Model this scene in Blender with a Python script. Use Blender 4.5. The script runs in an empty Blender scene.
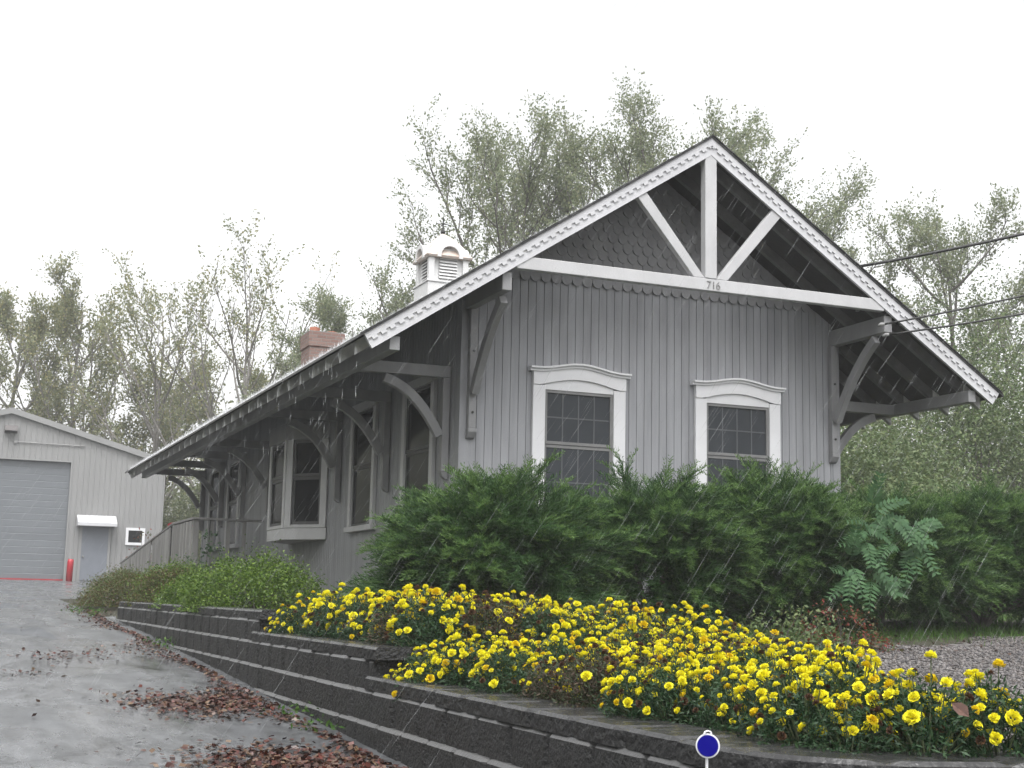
import bpy, bmesh, math, random
import numpy as np
from mathutils import Vector, Matrix
R = math.radians
SC = bpy.context.scene
COL = SC.collection
rng = np.random.default_rng(7)
random.seed(7)

# ------------------------------------------------------------------ tagging
def tag(o, label=None, cat=None, group=None, kind=None):
    if label: o['label'] = label
    if cat: o['category'] = cat
    if group: o['group'] = group
    if kind: o['kind'] = kind
    return o

def empty(name, loc=(0, 0, 0), rz=0.0, label=None, cat=None, group=None, parent=None):
    o = bpy.data.objects.new(name, None)
    o.empty_display_size = .2
    COL.objects.link(o)
    o.location = loc
    o.rotation_euler = (0, 0, rz)
    if parent: o.parent = parent
    return tag(o, label, cat, group)

# ------------------------------------------------------------------ meshes
class MB:
    """collects polygons of one mesh"""
    def __init__(s):
        s.v = []; s.f = []; s.m = []
    def poly(s, pts, m=0):
        n = len(s.v); s.v += [tuple(p) for p in pts]
        s.f.append(tuple(range(n, n + len(pts)))); s.m.append(m)
    def raw(s, vs, fs, m=0):
        n = len(s.v); s.v += [tuple(p) for p in vs]
        for f in fs:
            s.f.append(tuple(i + n for i in f)); s.m.append(m)
    def box(s, x0, x1, y0, y1, z0, z1, m=0):
        vs = [(x, y, z) for z in (z0, z1) for y in (y0, y1) for x in (x0, x1)]
        s.raw(vs, [(0, 2, 3, 1), (4, 5, 7, 6), (0, 1, 5, 4), (2, 6, 7, 3), (0, 4, 6, 2), (1, 3, 7, 5)], m)
    def prism(s, pts2, a0, a1, axis='y', m=0):
        """closed outline pts2 swept from a0 to a1 along an axis"""
        def P(u, w, a):
            return {'y': (u, a, w), 'x': (a, u, w), 'z': (u, w, a)}[axis]
        n = len(pts2)
        vs = [P(u, w, a0) for u, w in pts2] + [P(u, w, a1) for u, w in pts2]
        fs = [tuple(range(n)), tuple(range(2 * n - 1, n - 1, -1))]
        for i in range(n):
            j = (i + 1) % n
            fs.append((i, i + n, j + n, j))
        s.raw(vs, fs, m)
    def beam(s, p, q, w, h, up=(0, 0, 1), m=0):
        """rectangular bar from p to q, w sideways, h along up"""
        p, q = Vector(p), Vector(q)
        d = (q - p).normalized(); up = Vector(up)
        side = d.cross(up).normalized(); u = side.cross(d).normalized()
        vs = []
        for c in (p, q):
            for a, b in ((-1, -1), (1, -1), (1, 1), (-1, 1)):
                vs.append(c + side * (a * w / 2) + u * (b * h / 2))
        s.raw(vs, [(3, 2, 1, 0), (4, 5, 6, 7), (0, 1, 5, 4), (1, 2, 6, 5), (2, 3, 7, 6), (3, 0, 4, 7)], m)
    def tube(s, pts, rad, k=6, m=0, cap=True):
        pts = [Vector(p) for p in pts]
        if not hasattr(rad, '__len__'): rad = [rad] * len(pts)
        n0 = len(s.v); ref = None
        for i, p in enumerate(pts):
            d = (pts[min(i + 1, len(pts) - 1)] - pts[max(i - 1, 0)]).normalized()
            if ref is None:
                ref = d.cross(Vector((0.3, .2, 1)) if abs(d.z) < .9 else Vector((1, .1, 0))).normalized()
            ref = (ref - d * ref.dot(d)).normalized()
            b = d.cross(ref)
            for j in range(k):
                a = 2 * math.pi * j / k
                s.v.append(tuple(p + (ref * math.cos(a) + b * math.sin(a)) * rad[i]))
        for i in range(len(pts) - 1):
            for j in range(k):
                a = n0 + i * k + j; b2 = n0 + i * k + (j + 1) % k
                s.f.append((a, b2, b2 + k, a + k)); s.m.append(m)
        if cap:
            s.f.append(tuple(n0 + j for j in range(k))[::-1]); s.m.append(m)
            e = n0 + (len(pts) - 1) * k
            s.f.append(tuple(e + j for j in range(k))); s.m.append(m)
    def lathe(s, c, prof, k=16, m=0):
        n0 = len(s.v)
        for r, z in prof:
            for j in range(k):
                a = 2 * math.pi * j / k
                s.v.append((c[0] + r * math.cos(a), c[1] + r * math.sin(a), c[2] + z))
        for i in range(len(prof) - 1):
            for j in range(k):
                a = n0 + i * k + j; b = n0 + i * k + (j + 1) % k
                s.f.append((a, b, b + k, a + k)); s.m.append(m)
        s.f.append(tuple(n0 + j for j in range(k))[::-1]); s.m.append(m)
        e = n0 + (len(prof) - 1) * k
        s.f.append(tuple(e + j for j in range(k))); s.m.append(m)
    def build(s, name, mats, parent=None, smooth=False, bevel=0, loc=None):
        me = bpy.data.meshes.new(name)
        me.from_pydata(s.v, [], s.f)
        for mm in (mats if isinstance(mats, (list, tuple)) else [mats]): me.materials.append(mm)
        if len(set(s.m)) > 1: me.polygons.foreach_set('material_index', s.m)
        if smooth: me.polygons.foreach_set('use_smooth', [True] * len(me.polygons))
        me.update()
        bm = bmesh.new(); bm.from_mesh(me)
        bmesh.ops.recalc_face_normals(bm, faces=bm.faces); bm.to_mesh(me); bm.free()
        o = bpy.data.objects.new(name, me); COL.objects.link(o)
        if parent: o.parent = parent
        if loc is not None: o.location = loc
        if bevel:
            b = o.modifiers.new('bevel', 'BEVEL'); b.width = bevel; b.segments = 1
            b.limit_method = 'ANGLE'; b.angle_limit = R(50)
        return o

def np_mesh(name, V, F, mats, parent=None, midx=None, smooth=False):
    """V (n,3), F (m,k): fast build for foliage and gravel"""
    V = np.asarray(V, np.float32); F = np.asarray(F, np.int32)
    me = bpy.data.meshes.new(name)
    me.vertices.add(len(V)); me.vertices.foreach_set('co', V.ravel())
    k = F.shape[1]
    me.loops.add(F.size); me.loops.foreach_set('vertex_index', F.ravel())
    me.polygons.add(len(F))
    me.polygons.foreach_set('loop_start', np.arange(0, F.size, k, dtype=np.int32))
    me.polygons.foreach_set('loop_total', np.full(len(F), k, np.int32))
    for mm in (mats if isinstance(mats, (list, tuple)) else [mats]): me.materials.append(mm)
    if midx is not None: me.polygons.foreach_set('material_index', np.asarray(midx, np.int32))
    if smooth: me.polygons.foreach_set('use_smooth', np.ones(len(F), bool))
    me.update(calc_edges=True)
    o = bpy.data.objects.new(name, me); COL.objects.link(o)
    if parent: o.parent = parent
    return o

def dup(o, parent=None):
    c = o.copy(); COL.objects.link(c); c.parent = parent
    for ch in list(o.children): dup(ch, c)
    return c

# ------------------------------------------------------------------ materials
def nodes(name):
    m = bpy.data.materials.new(name); m.use_nodes = True
    nt = m.node_tree
    return m, nt, nt.nodes['Principled BSDF']

def mat(name, col, rough=.6, var=.12, scale=(3, 3, 3), bump=0.0, bscale=40, metal=0, spec=.5, col2=None, detail=6, r2=None):
    """paint-like surface: base colour broken up by noise"""
    m, nt, b = nodes(name); N, L = nt.nodes, nt.links
    tc = N.new('ShaderNodeNewGeometry'); mp = N.new('ShaderNodeMapping')
    L.new(tc.outputs['Position'], mp.inputs['Vector']); mp.inputs['Scale'].default_value = scale
    n = N.new('ShaderNodeTexNoise'); n.inputs['Detail'].default_value = detail; n.inputs['Scale'].default_value = 1
    n.inputs['Roughness'].default_value = .62
    L.new(mp.outputs[0], n.inputs['Vector'])
    rp = N.new('ShaderNodeValToRGB')
    c1 = [c * (1 - var) for c in col]; c2 = col2 or [min(1, c * (1 + var)) for c in col]
    rp.color_ramp.elements[0].color = (*c1, 1); rp.color_ramp.elements[0].position = .3
    rp.color_ramp.elements[1].color = (*c2, 1); rp.color_ramp.elements[1].position = .7
    L.new(n.outputs['Fac'], rp.inputs['Fac']); L.new(rp.outputs[0], b.inputs['Base Color'])
    b.inputs['Roughness'].default_value = rough; b.inputs['Metallic'].default_value = metal
    b.inputs['Specular IOR Level'].default_value = spec
    if r2 is not None:
        mr = N.new('ShaderNodeMapRange'); mr.inputs[1].default_value = .35; mr.inputs[2].default_value = .65
        mr.inputs[3].default_value = rough; mr.inputs[4].default_value = r2
        L.new(n.outputs['Fac'], mr.inputs[0]); L.new(mr.outputs[0], b.inputs['Roughness'])
    if bump:
        n2 = N.new('ShaderNodeTexNoise'); n2.inputs['Scale'].default_value = bscale; n2.inputs['Detail'].default_value = 5
        L.new(tc.outputs['Position'], n2.inputs['Vector'])
        bp = N.new('ShaderNodeBump'); bp.inputs['Strength'].default_value = bump; bp.inputs['Distance'].default_value = .02
        L.new(n2.outputs['Fac'], bp.inputs['Height']); L.new(bp.outputs[0], b.inputs['Normal'])
    return m

def leafmat(name, cols, rough=.5, trans=.3, spec=.4):
    """leaves: each leaf (mesh island) takes its own colour from a ramp"""
    m, nt, b = nodes(name); N, L = nt.nodes, nt.links
    g = N.new('ShaderNodeNewGeometry'); rp = N.new('ShaderNodeValToRGB')
    cr = rp.color_ramp
    while len(cr.elements) < len(cols): cr.elements.new(.5)
    for i, c in enumerate(cols):
        cr.elements[i].position = i / max(1, len(cols) - 1); cr.elements[i].color = (*c, 1)
    L.new(g.outputs['Random Per Island'], rp.inputs['Fac'])
    L.new(rp.outputs[0], b.inputs['Base Color'])
    b.inputs['Roughness'].default_value = rough; b.inputs['Specular IOR Level'].default_value = spec
    if trans:
        t = N.new('ShaderNodeBsdfTranslucent'); L.new(rp.outputs[0], t.inputs['Color'])
        mx = N.new('ShaderNodeMixShader'); mx.inputs[0].default_value = trans
        out = N['Material Output']
        L.new(b.outputs[0], mx.inputs[1]); L.new(t.outputs[0], mx.inputs[2]); L.new(mx.outputs[0], out.inputs['Surface'])
    return m

M = {}
M['siding'] = mat('grey_siding_paint', (.292, .297, .315), .55, .20, (6, 6, .5), .12, 60)
M['shingle'] = mat('grey_shingle_paint', (.27, .27, .28), .6, .12, (5, 5, 3), .15, 60)
M['trim'] = mat('white_trim_paint', (.72, .72, .74), .45, .05, (2, 2, 2), .05, 60)
M['rake'] = mat('pale_trim_paint', (.56, .56, .58), .5, .07, (2, 2, 2), .05, 60)
M['beam'] = mat('pale_grey_beam_paint', (.47, .47, .48), .55, .08, (4, 4, 2), .08, 50)
M['timber'] = mat('grey_bracket_paint', (.25, .25, .257), .55, .12, (5, 5, 2), .12, 50)
M['tail'] = mat('lit_rafter_tail_paint', (.55, .55, .55), .6, .2, (6, 6, 6), .2, 40)  # paler copy of the rafter grey, standing for daylight on the tails
M['soffit'] = mat('soffit_boards', (.055, .053, .055), .7, .2, (2, 2, 2), .2, 30)  # soffit grey darkened in the colour for shade under the eaves
M['rafter'] = mat('shaded_rafter_paint', (.15, .15, .152), .6, .2, (6, 6, 6), .2, 40)  # rafter grey darkened, putting the overhang's shade into the colour
M['roofing'] = mat('wet_asphalt_shingles', (.05, .05, .053), .35, .3, (6, 6, 6), .5, 60)
def shingle_courses(m):
    nt = m.node_tree; N, L = nt.nodes, nt.links; b = N['Principled BSDF']
    g = N.new('ShaderNodeNewGeometry'); sx = N.new('ShaderNodeSeparateXYZ'); L.new(g.outputs['Position'], sx.inputs[0])
    sc = N.new('ShaderNodeMath'); sc.operation = 'MULTIPLY'; sc.inputs[1].default_value = 1.52; L.new(sx.outputs[2], sc.inputs[0])
    cx = N.new('ShaderNodeCombineXYZ'); L.new(sx.outputs[1], cx.inputs[0]); L.new(sc.outputs[0], cx.inputs[1])
    t = N.new('ShaderNodeTexBrick'); L.new(cx.outputs[0], t.inputs['Vector']); t.inputs['Scale'].default_value = 1
    t.inputs['Brick Width'].default_value = .31; t.inputs['Row Height'].default_value = .14; t.inputs['Mortar Size'].default_value = .006
    t.inputs['Color1'].default_value = (.035, .035, .037, 1); t.inputs['Color2'].default_value = (.07, .068, .068, 1); t.inputs['Mortar'].default_value = (.012, .012, .012, 1)
    L.new(t.outputs['Color'], b.inputs['Base Color'])
    bp = N.new('ShaderNodeBump'); bp.invert = True; bp.inputs['Strength'].default_value = .8; bp.inputs['Distance'].default_value = .01
    L.new(t.outputs['Fac'], bp.inputs['Height']); L.new(bp.outputs[0], b.inputs['Normal'])
shingle_courses(M['roofing'])
M['glass'] = mat('dark_window_glass', (.011, .012, .014), .12, .2, (1, 1, 1), 0, spec=.06)
M['screen'] = mat('window_screen', (.037, .042, .049), .55, .15, (2, 2, 2), .2, 400, spec=.3)
M['muntin'] = mat('grey_muntin', (.085, .09, .098), .5, .05)
M['sash'] = mat('weathered_sash', (.19, .19, .19), .5, .12, (6, 6, 6))
M['dsash'] = mat('dark_sash_paint', (.07, .07, .072), .5, .1)
M['shaded_trim'] = mat('shaded_trim_paint', (.50, .50, .51), .5, .08, (4, 4, 2))  # white trim darkened to stand for shade under the eaves
M['dark'] = mat('dark_wood', (.05, .048, .047), .7, .2)
def vary_by_object(m, lo, hi):
    nt = m.node_tree; N, L = nt.nodes, nt.links; b = N['Principled BSDF']
    src = b.inputs['Base Color'].links[0].from_socket
    oi = N.new('ShaderNodeObjectInfo'); mr = N.new('ShaderNodeMapRange'); mr.inputs[3].default_value = lo; mr.inputs[4].default_value = hi
    L.new(oi.outputs['Random'], mr.inputs[0])
    vm = N.new('ShaderNodeVectorMath'); vm.operation = 'SCALE'; L.new(src, vm.inputs[0]); L.new(mr.outputs[0], vm.inputs['Scale'])
    L.new(vm.outputs[0], b.inputs['Base Color'])
M['concrete'] = mat('foundation_concrete', (.22, .21, .20), .8, .2, (3, 3, 3), .3, 30)
M['deck'] = mat('weathered_deck_wood', (.235, .23, .225), .6, .28, (16, 16, 1.5), .2, 40)
vary_by_object(M['deck'], .72, 1.2)
M['cupmetal'] = mat('pale_cupola_paint', (.70, .70, .70), .4, .06, (3, 3, 3))
M['copper'] = mat('stained_copper_roof', (.60, .47, .39), .45, .1, (5, 5, 3), col2=(.70, .67, .65))
M['iron'] = mat('black_iron', (.02, .02, .02), .5, .1)
M['fluepot'] = mat('orange_clay_flue', (.42, .16, .10), .7, .2, (8, 8, 8))
M['metal'] = mat('garage_steel_cladding', (.255, .255, .255), .45, .05, (.6, .6, .2))
M['gdoor'] = mat('rollup_door_paint', (.148, .160, .175), .5, .08, (.5, .5, 2))
M['pdoor'] = mat('blue_grey_door_paint', (.175, .19, .22), .5, .06)
M['galv'] = mat('galvanised_trim', (.27, .27, .27), .45, .06)
M['red'] = mat('red_paint', (.38, .018, .03), .4, .12, (5, 5, 5))
M['lampbrown'] = mat('floodlight_housing', (.10, .09, .09), .5, .1)
M['blue'] = mat('deep_blue_reflector', (.004, .003, .17), .6, .08, (30, 30, 30), spec=.06)
M['block'] = None
M['bark'] = mat('wet_bark', (.10, .09, .08), .7, .35, (6, 6, 2), .5, 20)
M['bark2'] = mat('haze_paled_grey_bark', (.17, .158, .145), .7, .3, (6, 6, 2), .5, 20)  # bark paled in the colour for haze over the far trees
M['stem'] = mat('green_stem', (.06, .08, .03), .6, .2)

def brick_mat():
    m, nt, b = nodes('red_brick'); N, L = nt.nodes, nt.links
    g = N.new('ShaderNodeTexCoord'); sx = N.new('ShaderNodeSeparateXYZ'); L.new(g.outputs['Object'], sx.inputs[0])
    ad = N.new('ShaderNodeMath'); L.new(sx.outputs[0], ad.inputs[0]); L.new(sx.outputs[1], ad.inputs[1])
    cx = N.new('ShaderNodeCombineXYZ'); L.new(ad.outputs[0], cx.inputs[0]); L.new(sx.outputs[2], cx.inputs[1])
    t = N.new('ShaderNodeTexBrick'); L.new(cx.outputs[0], t.inputs['Vector'])
    t.inputs['Scale'].default_value = 1; t.inputs['Brick Width'].default_value = .2; t.inputs['Row Height'].default_value = .07
    t.inputs['Mortar Size'].default_value = .007
    t.inputs['Color1'].default_value = (.19, .105, .085, 1); t.inputs['Color2'].default_value = (.25, .16, .135, 1)
    t.inputs['Mortar'].default_value = (.20, .18, .17, 1)
    L.new(t.outputs['Color'], b.inputs['Base Color']); b.inputs['Roughness'].default_value = .75
    bp = N.new('ShaderNodeBump'); bp.inputs['Strength'].default_value = .6; bp.inputs['Distance'].default_value = .01
    bp.invert = True
    L.new(t.outputs['Fac'], bp.inputs['Height']); L.new(bp.outputs[0], b.inputs['Normal'])
    return m
M['brick'] = brick_mat()

def block_mat(name, c1, c2, rough0, rough1, bump):
    m, nt, b = nodes(name); N, L = nt.nodes, nt.links
    g = N.new('ShaderNodeNewGeometry')
    n = N.new('ShaderNodeTexNoise'); n.inputs['Scale'].default_value = 9; n.inputs['Detail'].default_value = 9; n.inputs['Roughness'].default_value = .7
    L.new(g.outputs['Position'], n.inputs['Vector'])
    rp = N.new('ShaderNodeValToRGB'); rp.color_ramp.elements[0].color = (*c1, 1); rp.color_ramp.elements[1].color = (*c2, 1)
    rp.color_ramp.elements[0].position = .35; rp.color_ramp.elements[1].position = .75
    L.new(n.outputs['Fac'], rp.inputs['Fac'])
    # pale aggregate specks
    v = N.new('ShaderNodeTexNoise'); v.inputs['Scale'].default_value = 160; v.inputs['Detail'].default_value = 2
    L.new(g.outputs['Position'], v.inputs['Vector'])
    r2 = N.new('ShaderNodeValToRGB'); r2.color_ramp.elements[0].position = .66; r2.color_ramp.elements[1].position = .74
    L.new(v.outputs['Fac'], r2.inputs['Fac'])
    mx = N.new('ShaderNodeMix'); mx.data_type = 'RGBA'; L.new(r2.outputs[0], mx.inputs['Factor'])
    L.new(rp.outputs[0], mx.inputs['A']); mx.inputs['B'].default_value = (.16, .155, .15, 1)
    L.new(mx.outputs['Result'], b.inputs['Base Color'])
    mr = N.new('ShaderNodeMapRange'); mr.inputs[1].default_value = .3; mr.inputs[2].default_value = .7
    mr.inputs[3].default_value = rough0; mr.inputs[4].default_value = rough1
    L.new(n.outputs['Fac'], mr.inputs[0]); L.new(mr.outputs[0], b.inputs['Roughness'])
    n2 = N.new('ShaderNodeTexNoise'); n2.inputs['Scale'].default_value = 45; n2.inputs['Detail'].default_value = 6
    L.new(g.outputs['Position'], n2.inputs['Vector'])
    bp = N.new('ShaderNodeBump'); bp.inputs['Strength'].default_value = bump; bp.inputs['Distance'].default_value = .02
    L.new(n2.outputs['Fac'], bp.inputs['Height']); L.new(bp.outputs[0], b.inputs['Normal'])
    return m
M['block'] = block_mat('wet_split_face_block', (.007, .007, .0075), (.030, .030, .031), .45, .75, 1.0)
M['blocktop'] = block_mat('wet_sky_lit_block_top', (.075, .075, .076), (.14, .14, .14), .25, .5, .3)  # paler than the face, standing for sky reflected off the chamfer
M['cap'] = block_mat('wet_cap_stone', (.022, .022, .023), (.06, .06, .06), .12, .35, .3)
M['capfront'] = M['block']

def asphalt_mat():
    m, nt, b = nodes('wet_driveway_asphalt'); N, L = nt.nodes, nt.links
    g = N.new('ShaderNodeNewGeometry')
    mp = N.new('ShaderNodeMapping'); L.new(g.outputs['Position'], mp.inputs['Vector']); mp.inputs['Scale'].default_value = (.9, .32, .5)
    n = N.new('ShaderNodeTexNoise'); n.inputs['Scale'].default_value = 1.3; n.inputs['Detail'].default_value = 8; n.inputs['Roughness'].default_value = .6
    L.new(mp.outputs[0], n.inputs['Vector'])
    f = N.new('ShaderNodeTexNoise'); f.inputs['Scale'].default_value = 90; f.inputs['Detail'].default_value = 4
    L.new(g.outputs['Position'], f.inputs['Vector'])
    rp = N.new('ShaderNodeValToRGB')
    rp.color_ramp.elements[0].color = (.095, .099, .106, 1); rp.color_ramp.elements[0].position = .35
    rp.color_ramp.elements[1].color = (.20, .205, .215, 1); rp.color_ramp.elements[1].position = .68
    L.new(n.outputs['Fac'], rp.inputs['Fac'])
    mx = N.new('ShaderNodeMix'); mx.data_type = 'RGBA'; mx.blend_type = 'MULTIPLY'; mx.inputs['Factor'].default_value = .6
    L.new(rp.outputs[0], mx.inputs['A']); 
    r2 = N.new('ShaderNodeValToRGB'); r2.color_ramp.elements[0].color = (.45, .45, .45, 1); r2.color_ramp.elements[1].color = (1.3, 1.3, 1.3, 1)
    r2.color_ramp.elements[0].position = .35; r2.color_ramp.elements[1].position = .65
    L.new(f.outputs['Fac'], r2.inputs['Fac']); L.new(r2.outputs[0], mx.inputs['B'])
    q = N.new('ShaderNodeTexNoise'); q.inputs['Scale'].default_value = 1; q.inputs['Detail'].default_value = 7; q.inputs['Roughness'].default_value = .72  # mottling in the colour stands for patchy sky reflections
    mq = N.new('ShaderNodeMapping'); mq.inputs['Scale'].default_value = (4.5, 1.6, 1); L.new(g.outputs['Position'], mq.inputs['Vector']); L.new(mq.outputs[0], q.inputs['Vector'])
    rq = N.new('ShaderNodeValToRGB'); rq.color_ramp.elements[0].color = (.42, .42, .42, 1); rq.color_ramp.elements[0].position = .36
    rq.color_ramp.elements[1].color = (1.35, 1.35, 1.35, 1); rq.color_ramp.elements[1].position = .62; L.new(q.outputs['Fac'], rq.inputs['Fac'])
    m3 = N.new('ShaderNodeMix'); m3.data_type = 'RGBA'; m3.blend_type = 'MULTIPLY'; m3.inputs['Factor'].default_value = .8
    L.new(mx.outputs['Result'], m3.inputs['A']); L.new(rq.outputs[0], m3.inputs['B'])
    # fine cracks
    vo = N.new('ShaderNodeTexVoronoi'); vo.feature = 'DISTANCE_TO_EDGE'; vo.inputs['Scale'].default_value = .55
    wv = N.new('ShaderNodeVectorMath'); wv.operation = 'ADD'; wn_ = N.new('ShaderNodeTexNoise'); wn_.inputs['Scale'].default_value = 2.2; wn_.inputs['Detail'].default_value = 5
    L.new(g.outputs['Position'], wn_.inputs['Vector']); L.new(g.outputs['Position'], wv.inputs[0]); L.new(wn_.outputs['Color'], wv.inputs[1]); L.new(wv.outputs[0], vo.inputs['Vector'])
    rc = N.new('ShaderNodeValToRGB'); rc.color_ramp.elements[0].color = (.3, .3, .3, 1); rc.color_ramp.elements[0].position = .004
    rc.color_ramp.elements[1].color = (1, 1, 1, 1); rc.color_ramp.elements[1].position = .012; L.new(vo.outputs['Distance'], rc.inputs['Fac'])
    m4 = N.new('ShaderNodeMix'); m4.data_type = 'RGBA'; m4.blend_type = 'MULTIPLY'; m4.inputs['Factor'].default_value = .7
    L.new(m3.outputs['Result'], m4.inputs['A']); L.new(rc.outputs[0], m4.inputs['B'])
    L.new(m4.outputs['Result'], b.inputs['Base Color'])
    mr = N.new('ShaderNodeMapRange'); mr.inputs[1].default_value = .42; mr.inputs[2].default_value = .62
    mr.inputs[3].default_value = .34; mr.inputs[4].default_value = .09
    L.new(n.outputs['Fac'], mr.inputs[0]); L.new(mr.outputs[0], b.inputs['Roughness'])
    # bump is weaker where water stands
    ms = N.new('ShaderNodeMapRange'); ms.inputs[1].default_value = .42; ms.inputs[2].default_value = .62
    ms.inputs[3].default_value = .35; ms.inputs[4].default_value = .05
    L.new(n.outputs['Fac'], ms.inputs[0])
    bp = N.new('ShaderNodeBump'); bp.inputs['Distance'].default_value = .012; L.new(ms.outputs[0], bp.inputs['Strength'])
    L.new(f.outputs['Fac'], bp.inputs['Height']); L.new(bp.outputs[0], b.inputs['Normal'])
    b.inputs['Specular IOR Level'].default_value = .55
    return m
M['asphalt'] = asphalt_mat()
M['soil'] = mat('dark_wet_soil_and_turf', (.030, .034, .016), .8, .45, (2.5, 2.5, 2.5), .8, 30, col2=(.055, .05, .03))
M['gravelbase'] = mat('gravel_bed', (.15, .14, .135), .7, .5, (40, 40, 40), .9, 60)
M['mulch'] = mat('dark_bed_soil', (.028, .022, .016), .55, .5, (12, 12, 12), .9, 50)

# ------------------------------------------------------------------ terrain
CX, CY, CR, AEND = -2.12, -10.25, .6, R(75)
LN = np.array([math.sin(math.pi / 2 - AEND), math.sin(AEND)])           # inward normal of the straight after the bend
LN = np.array([math.cos(AEND), math.sin(AEND)])
def wall_d(x, y):
    """signed distance to the face line of the block wall, positive on the bed side"""
    d1 = x + 2.72
    rx, ry = x - CX, y - CY
    d2 = CR + rx * LN[0] + ry * LN[1]
    ang = np.arctan2(-ry, -rx)
    d3 = CR - np.hypot(rx, ry)
    return np.where(y > CY, d1, np.where((ang >= 0) & (ang <= AEND), d3, np.where(ang > AEND, d2, np.minimum(d1, d2))))
def drive_z(y):
    return np.interp(y, [-40, -20, -6.8, -1.8, 3.3, 8.9, 20, 41, 90, 200], [-1.55, -1.42, -1.13, -.93, -.73, -.54, -.22, .22, .6, 1.2])
def yard_z(x, y):
    slope = np.interp(y, [-14, -9, -6, -2.4, -1, 8, 20, 41, 90, 200], [-.72, -.69, -.62, -.45, -.33, -.33, -.2, .22, .6, 1.2])
    bed = np.where(y > -2.38, -.345, np.where(y > -5.93, -.525, -.71))
    bed = np.where(y > 8, slope, bed)
    t = np.clip((x + 1.6) / 1.1, 0, 1); t = t * t * (3 - 2 * t)
    return bed * (1 - t) + slope * t
def ground_z(x, y):
    x = np.asarray(x, float); y = np.asarray(y, float)
    d = wall_d(x, y)
    t = np.clip((d - .04) / .2, 0, 1)
    t = np.where(y > 7.6, np.clip((d + .3) / 2.0, 0, 1), t)
    z = drive_z(y) * (1 - t) + yard_z(x, y) * t
    return z
def gz(x, y): return float(ground_z(x, y))

xs = np.unique(np.round(np.concatenate([np.array([-170, -120, -80, -50, -30, -20, -14, -11, -9]), np.arange(-8, -3.2, .4), np.arange(-3.2, -1.2, .1), np.arange(-1.2, 9, .3), np.array([10, 12, 15, 20, 28, 40, 60, 90, 130, 170])]), 3))
ys = np.unique(np.round(np.concatenate([np.array([-45, -30, -22, -18]), np.arange(-16, -12, .4), np.arange(-12, -9.5, .1), np.arange(-9.5, 9, .2), np.array([-5.98, -5.88, -2.43, -2.33]), np.arange(9, 24, .8), np.array([26, 30, 36, 41, 46, 52, 60, 75, 90, 120, 150, 175])]), 3))
XX, YY = np.meshgrid(xs, ys)
ZZ = ground_z(XX, YY)
def grid_faces(ny, nx):
    i = np.arange(ny * nx).reshape(ny, nx)
    return np.stack([i[:-1, :-1], i[:-1, 1:], i[1:, 1:], i[1:, :-1]], -1).reshape(-1, 4)
GF = grid_faces(len(ys), len(xs))
GV = np.stack([XX, YY, ZZ], -1).reshape(-1, 3)
tag(np_mesh('ground', GV, GF, M['soil'], smooth=True), kind='structure')
fc = GV[GF].mean(1)
dsel = wall_d(fc[:, 0], fc[:, 1])
sel = (dsel < .06) & (fc[:, 0] > -12) & (fc[:, 1] < 41) & (fc[:, 1] > -32) & (fc[:, 0] < 12)
sel &= ~((fc[:, 1] > 7.6) & (dsel > -.15))
sel |= (fc[:, 1] > 15) & (fc[:, 1] < 41) & (fc[:, 0] > -3.5) & (fc[:, 0] < np.minimum(6, -2.87 + (fc[:, 1] - 15) * .45))
dv = GV.copy(); dv[:, 2] += .006
F2 = GF[sel]; used = np.unique(F2); remap = -np.ones(len(dv), int); remap[used] = np.arange(len(used))
tag(np_mesh('driveway', dv[used], remap[F2], M['asphalt'], smooth=True), kind='structure')
# planting-bed soil and the gravel patch lie as sheets on the ground
def sheet(name, cond, lift, m):
    s = cond(fc[:, 0], fc[:, 1]) & (dsel > .25)
    V = GV.copy(); V[:, 2] += lift
    F = GF[s]; u = np.unique(F); r = -np.ones(len(V), int); r[u] = np.arange(len(u))
    return tag(np_mesh(name, V[u], r[F], m, smooth=True), kind='structure')
def bed_edge(y): return np.interp(y, [-10.7, -10.4, -9.6, -8.3, -7.0, -6.0, -5.0, -2.5], [-2.15, -2.0, -1.62, -.95, -.35, .0, -.3, -.95])
def is_bed(x, y): return (y < -2.4) & (y > -13) & (x < 9) & ((x < bed_edge(np.maximum(y, -10.7)) + .1) | (wall_d(x, y) < .72))
def is_gravel(x, y): return ~is_bed(x, y) & (y < -5.25 + .62 * (x - 1.2)) & (y < -2.4) & (x < 14)
sheet('flower_bed', is_bed, .006, M['mulch'])
sheet('gravel_path', is_gravel, .006, M['gravelbase'])

# ------------------------------------------------------------------ block retaining wall
def wall_path(y0, y1, step=.038):
    """face line from y0 (far) to y1; y1 None goes round the bend"""
    P = []; y = y0
    end = CY if y1 is None else y1
    n = max(2, int(round((y0 - end) / step)))
    for i in range(n + 1): P.append((-2.72, y0 + (end - y0) * i / n, -1.0, 0.0))
    if y1 is None:
        k = 14
        for i in range(1, k + 1):
            a = AEND * i / k
            P.append((CX - CR * math.cos(a), CY - CR * math.sin(a), -math.cos(a), -math.sin(a)))
        tx, ty = math.sin(AEND), -math.cos(AEND); bx, by = P[-1][:2]
        for i in range(1, 121):
            P.append((bx + tx * i * .05, by + ty * i * .05, -LN[0], -LN[1]))
    return P

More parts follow.
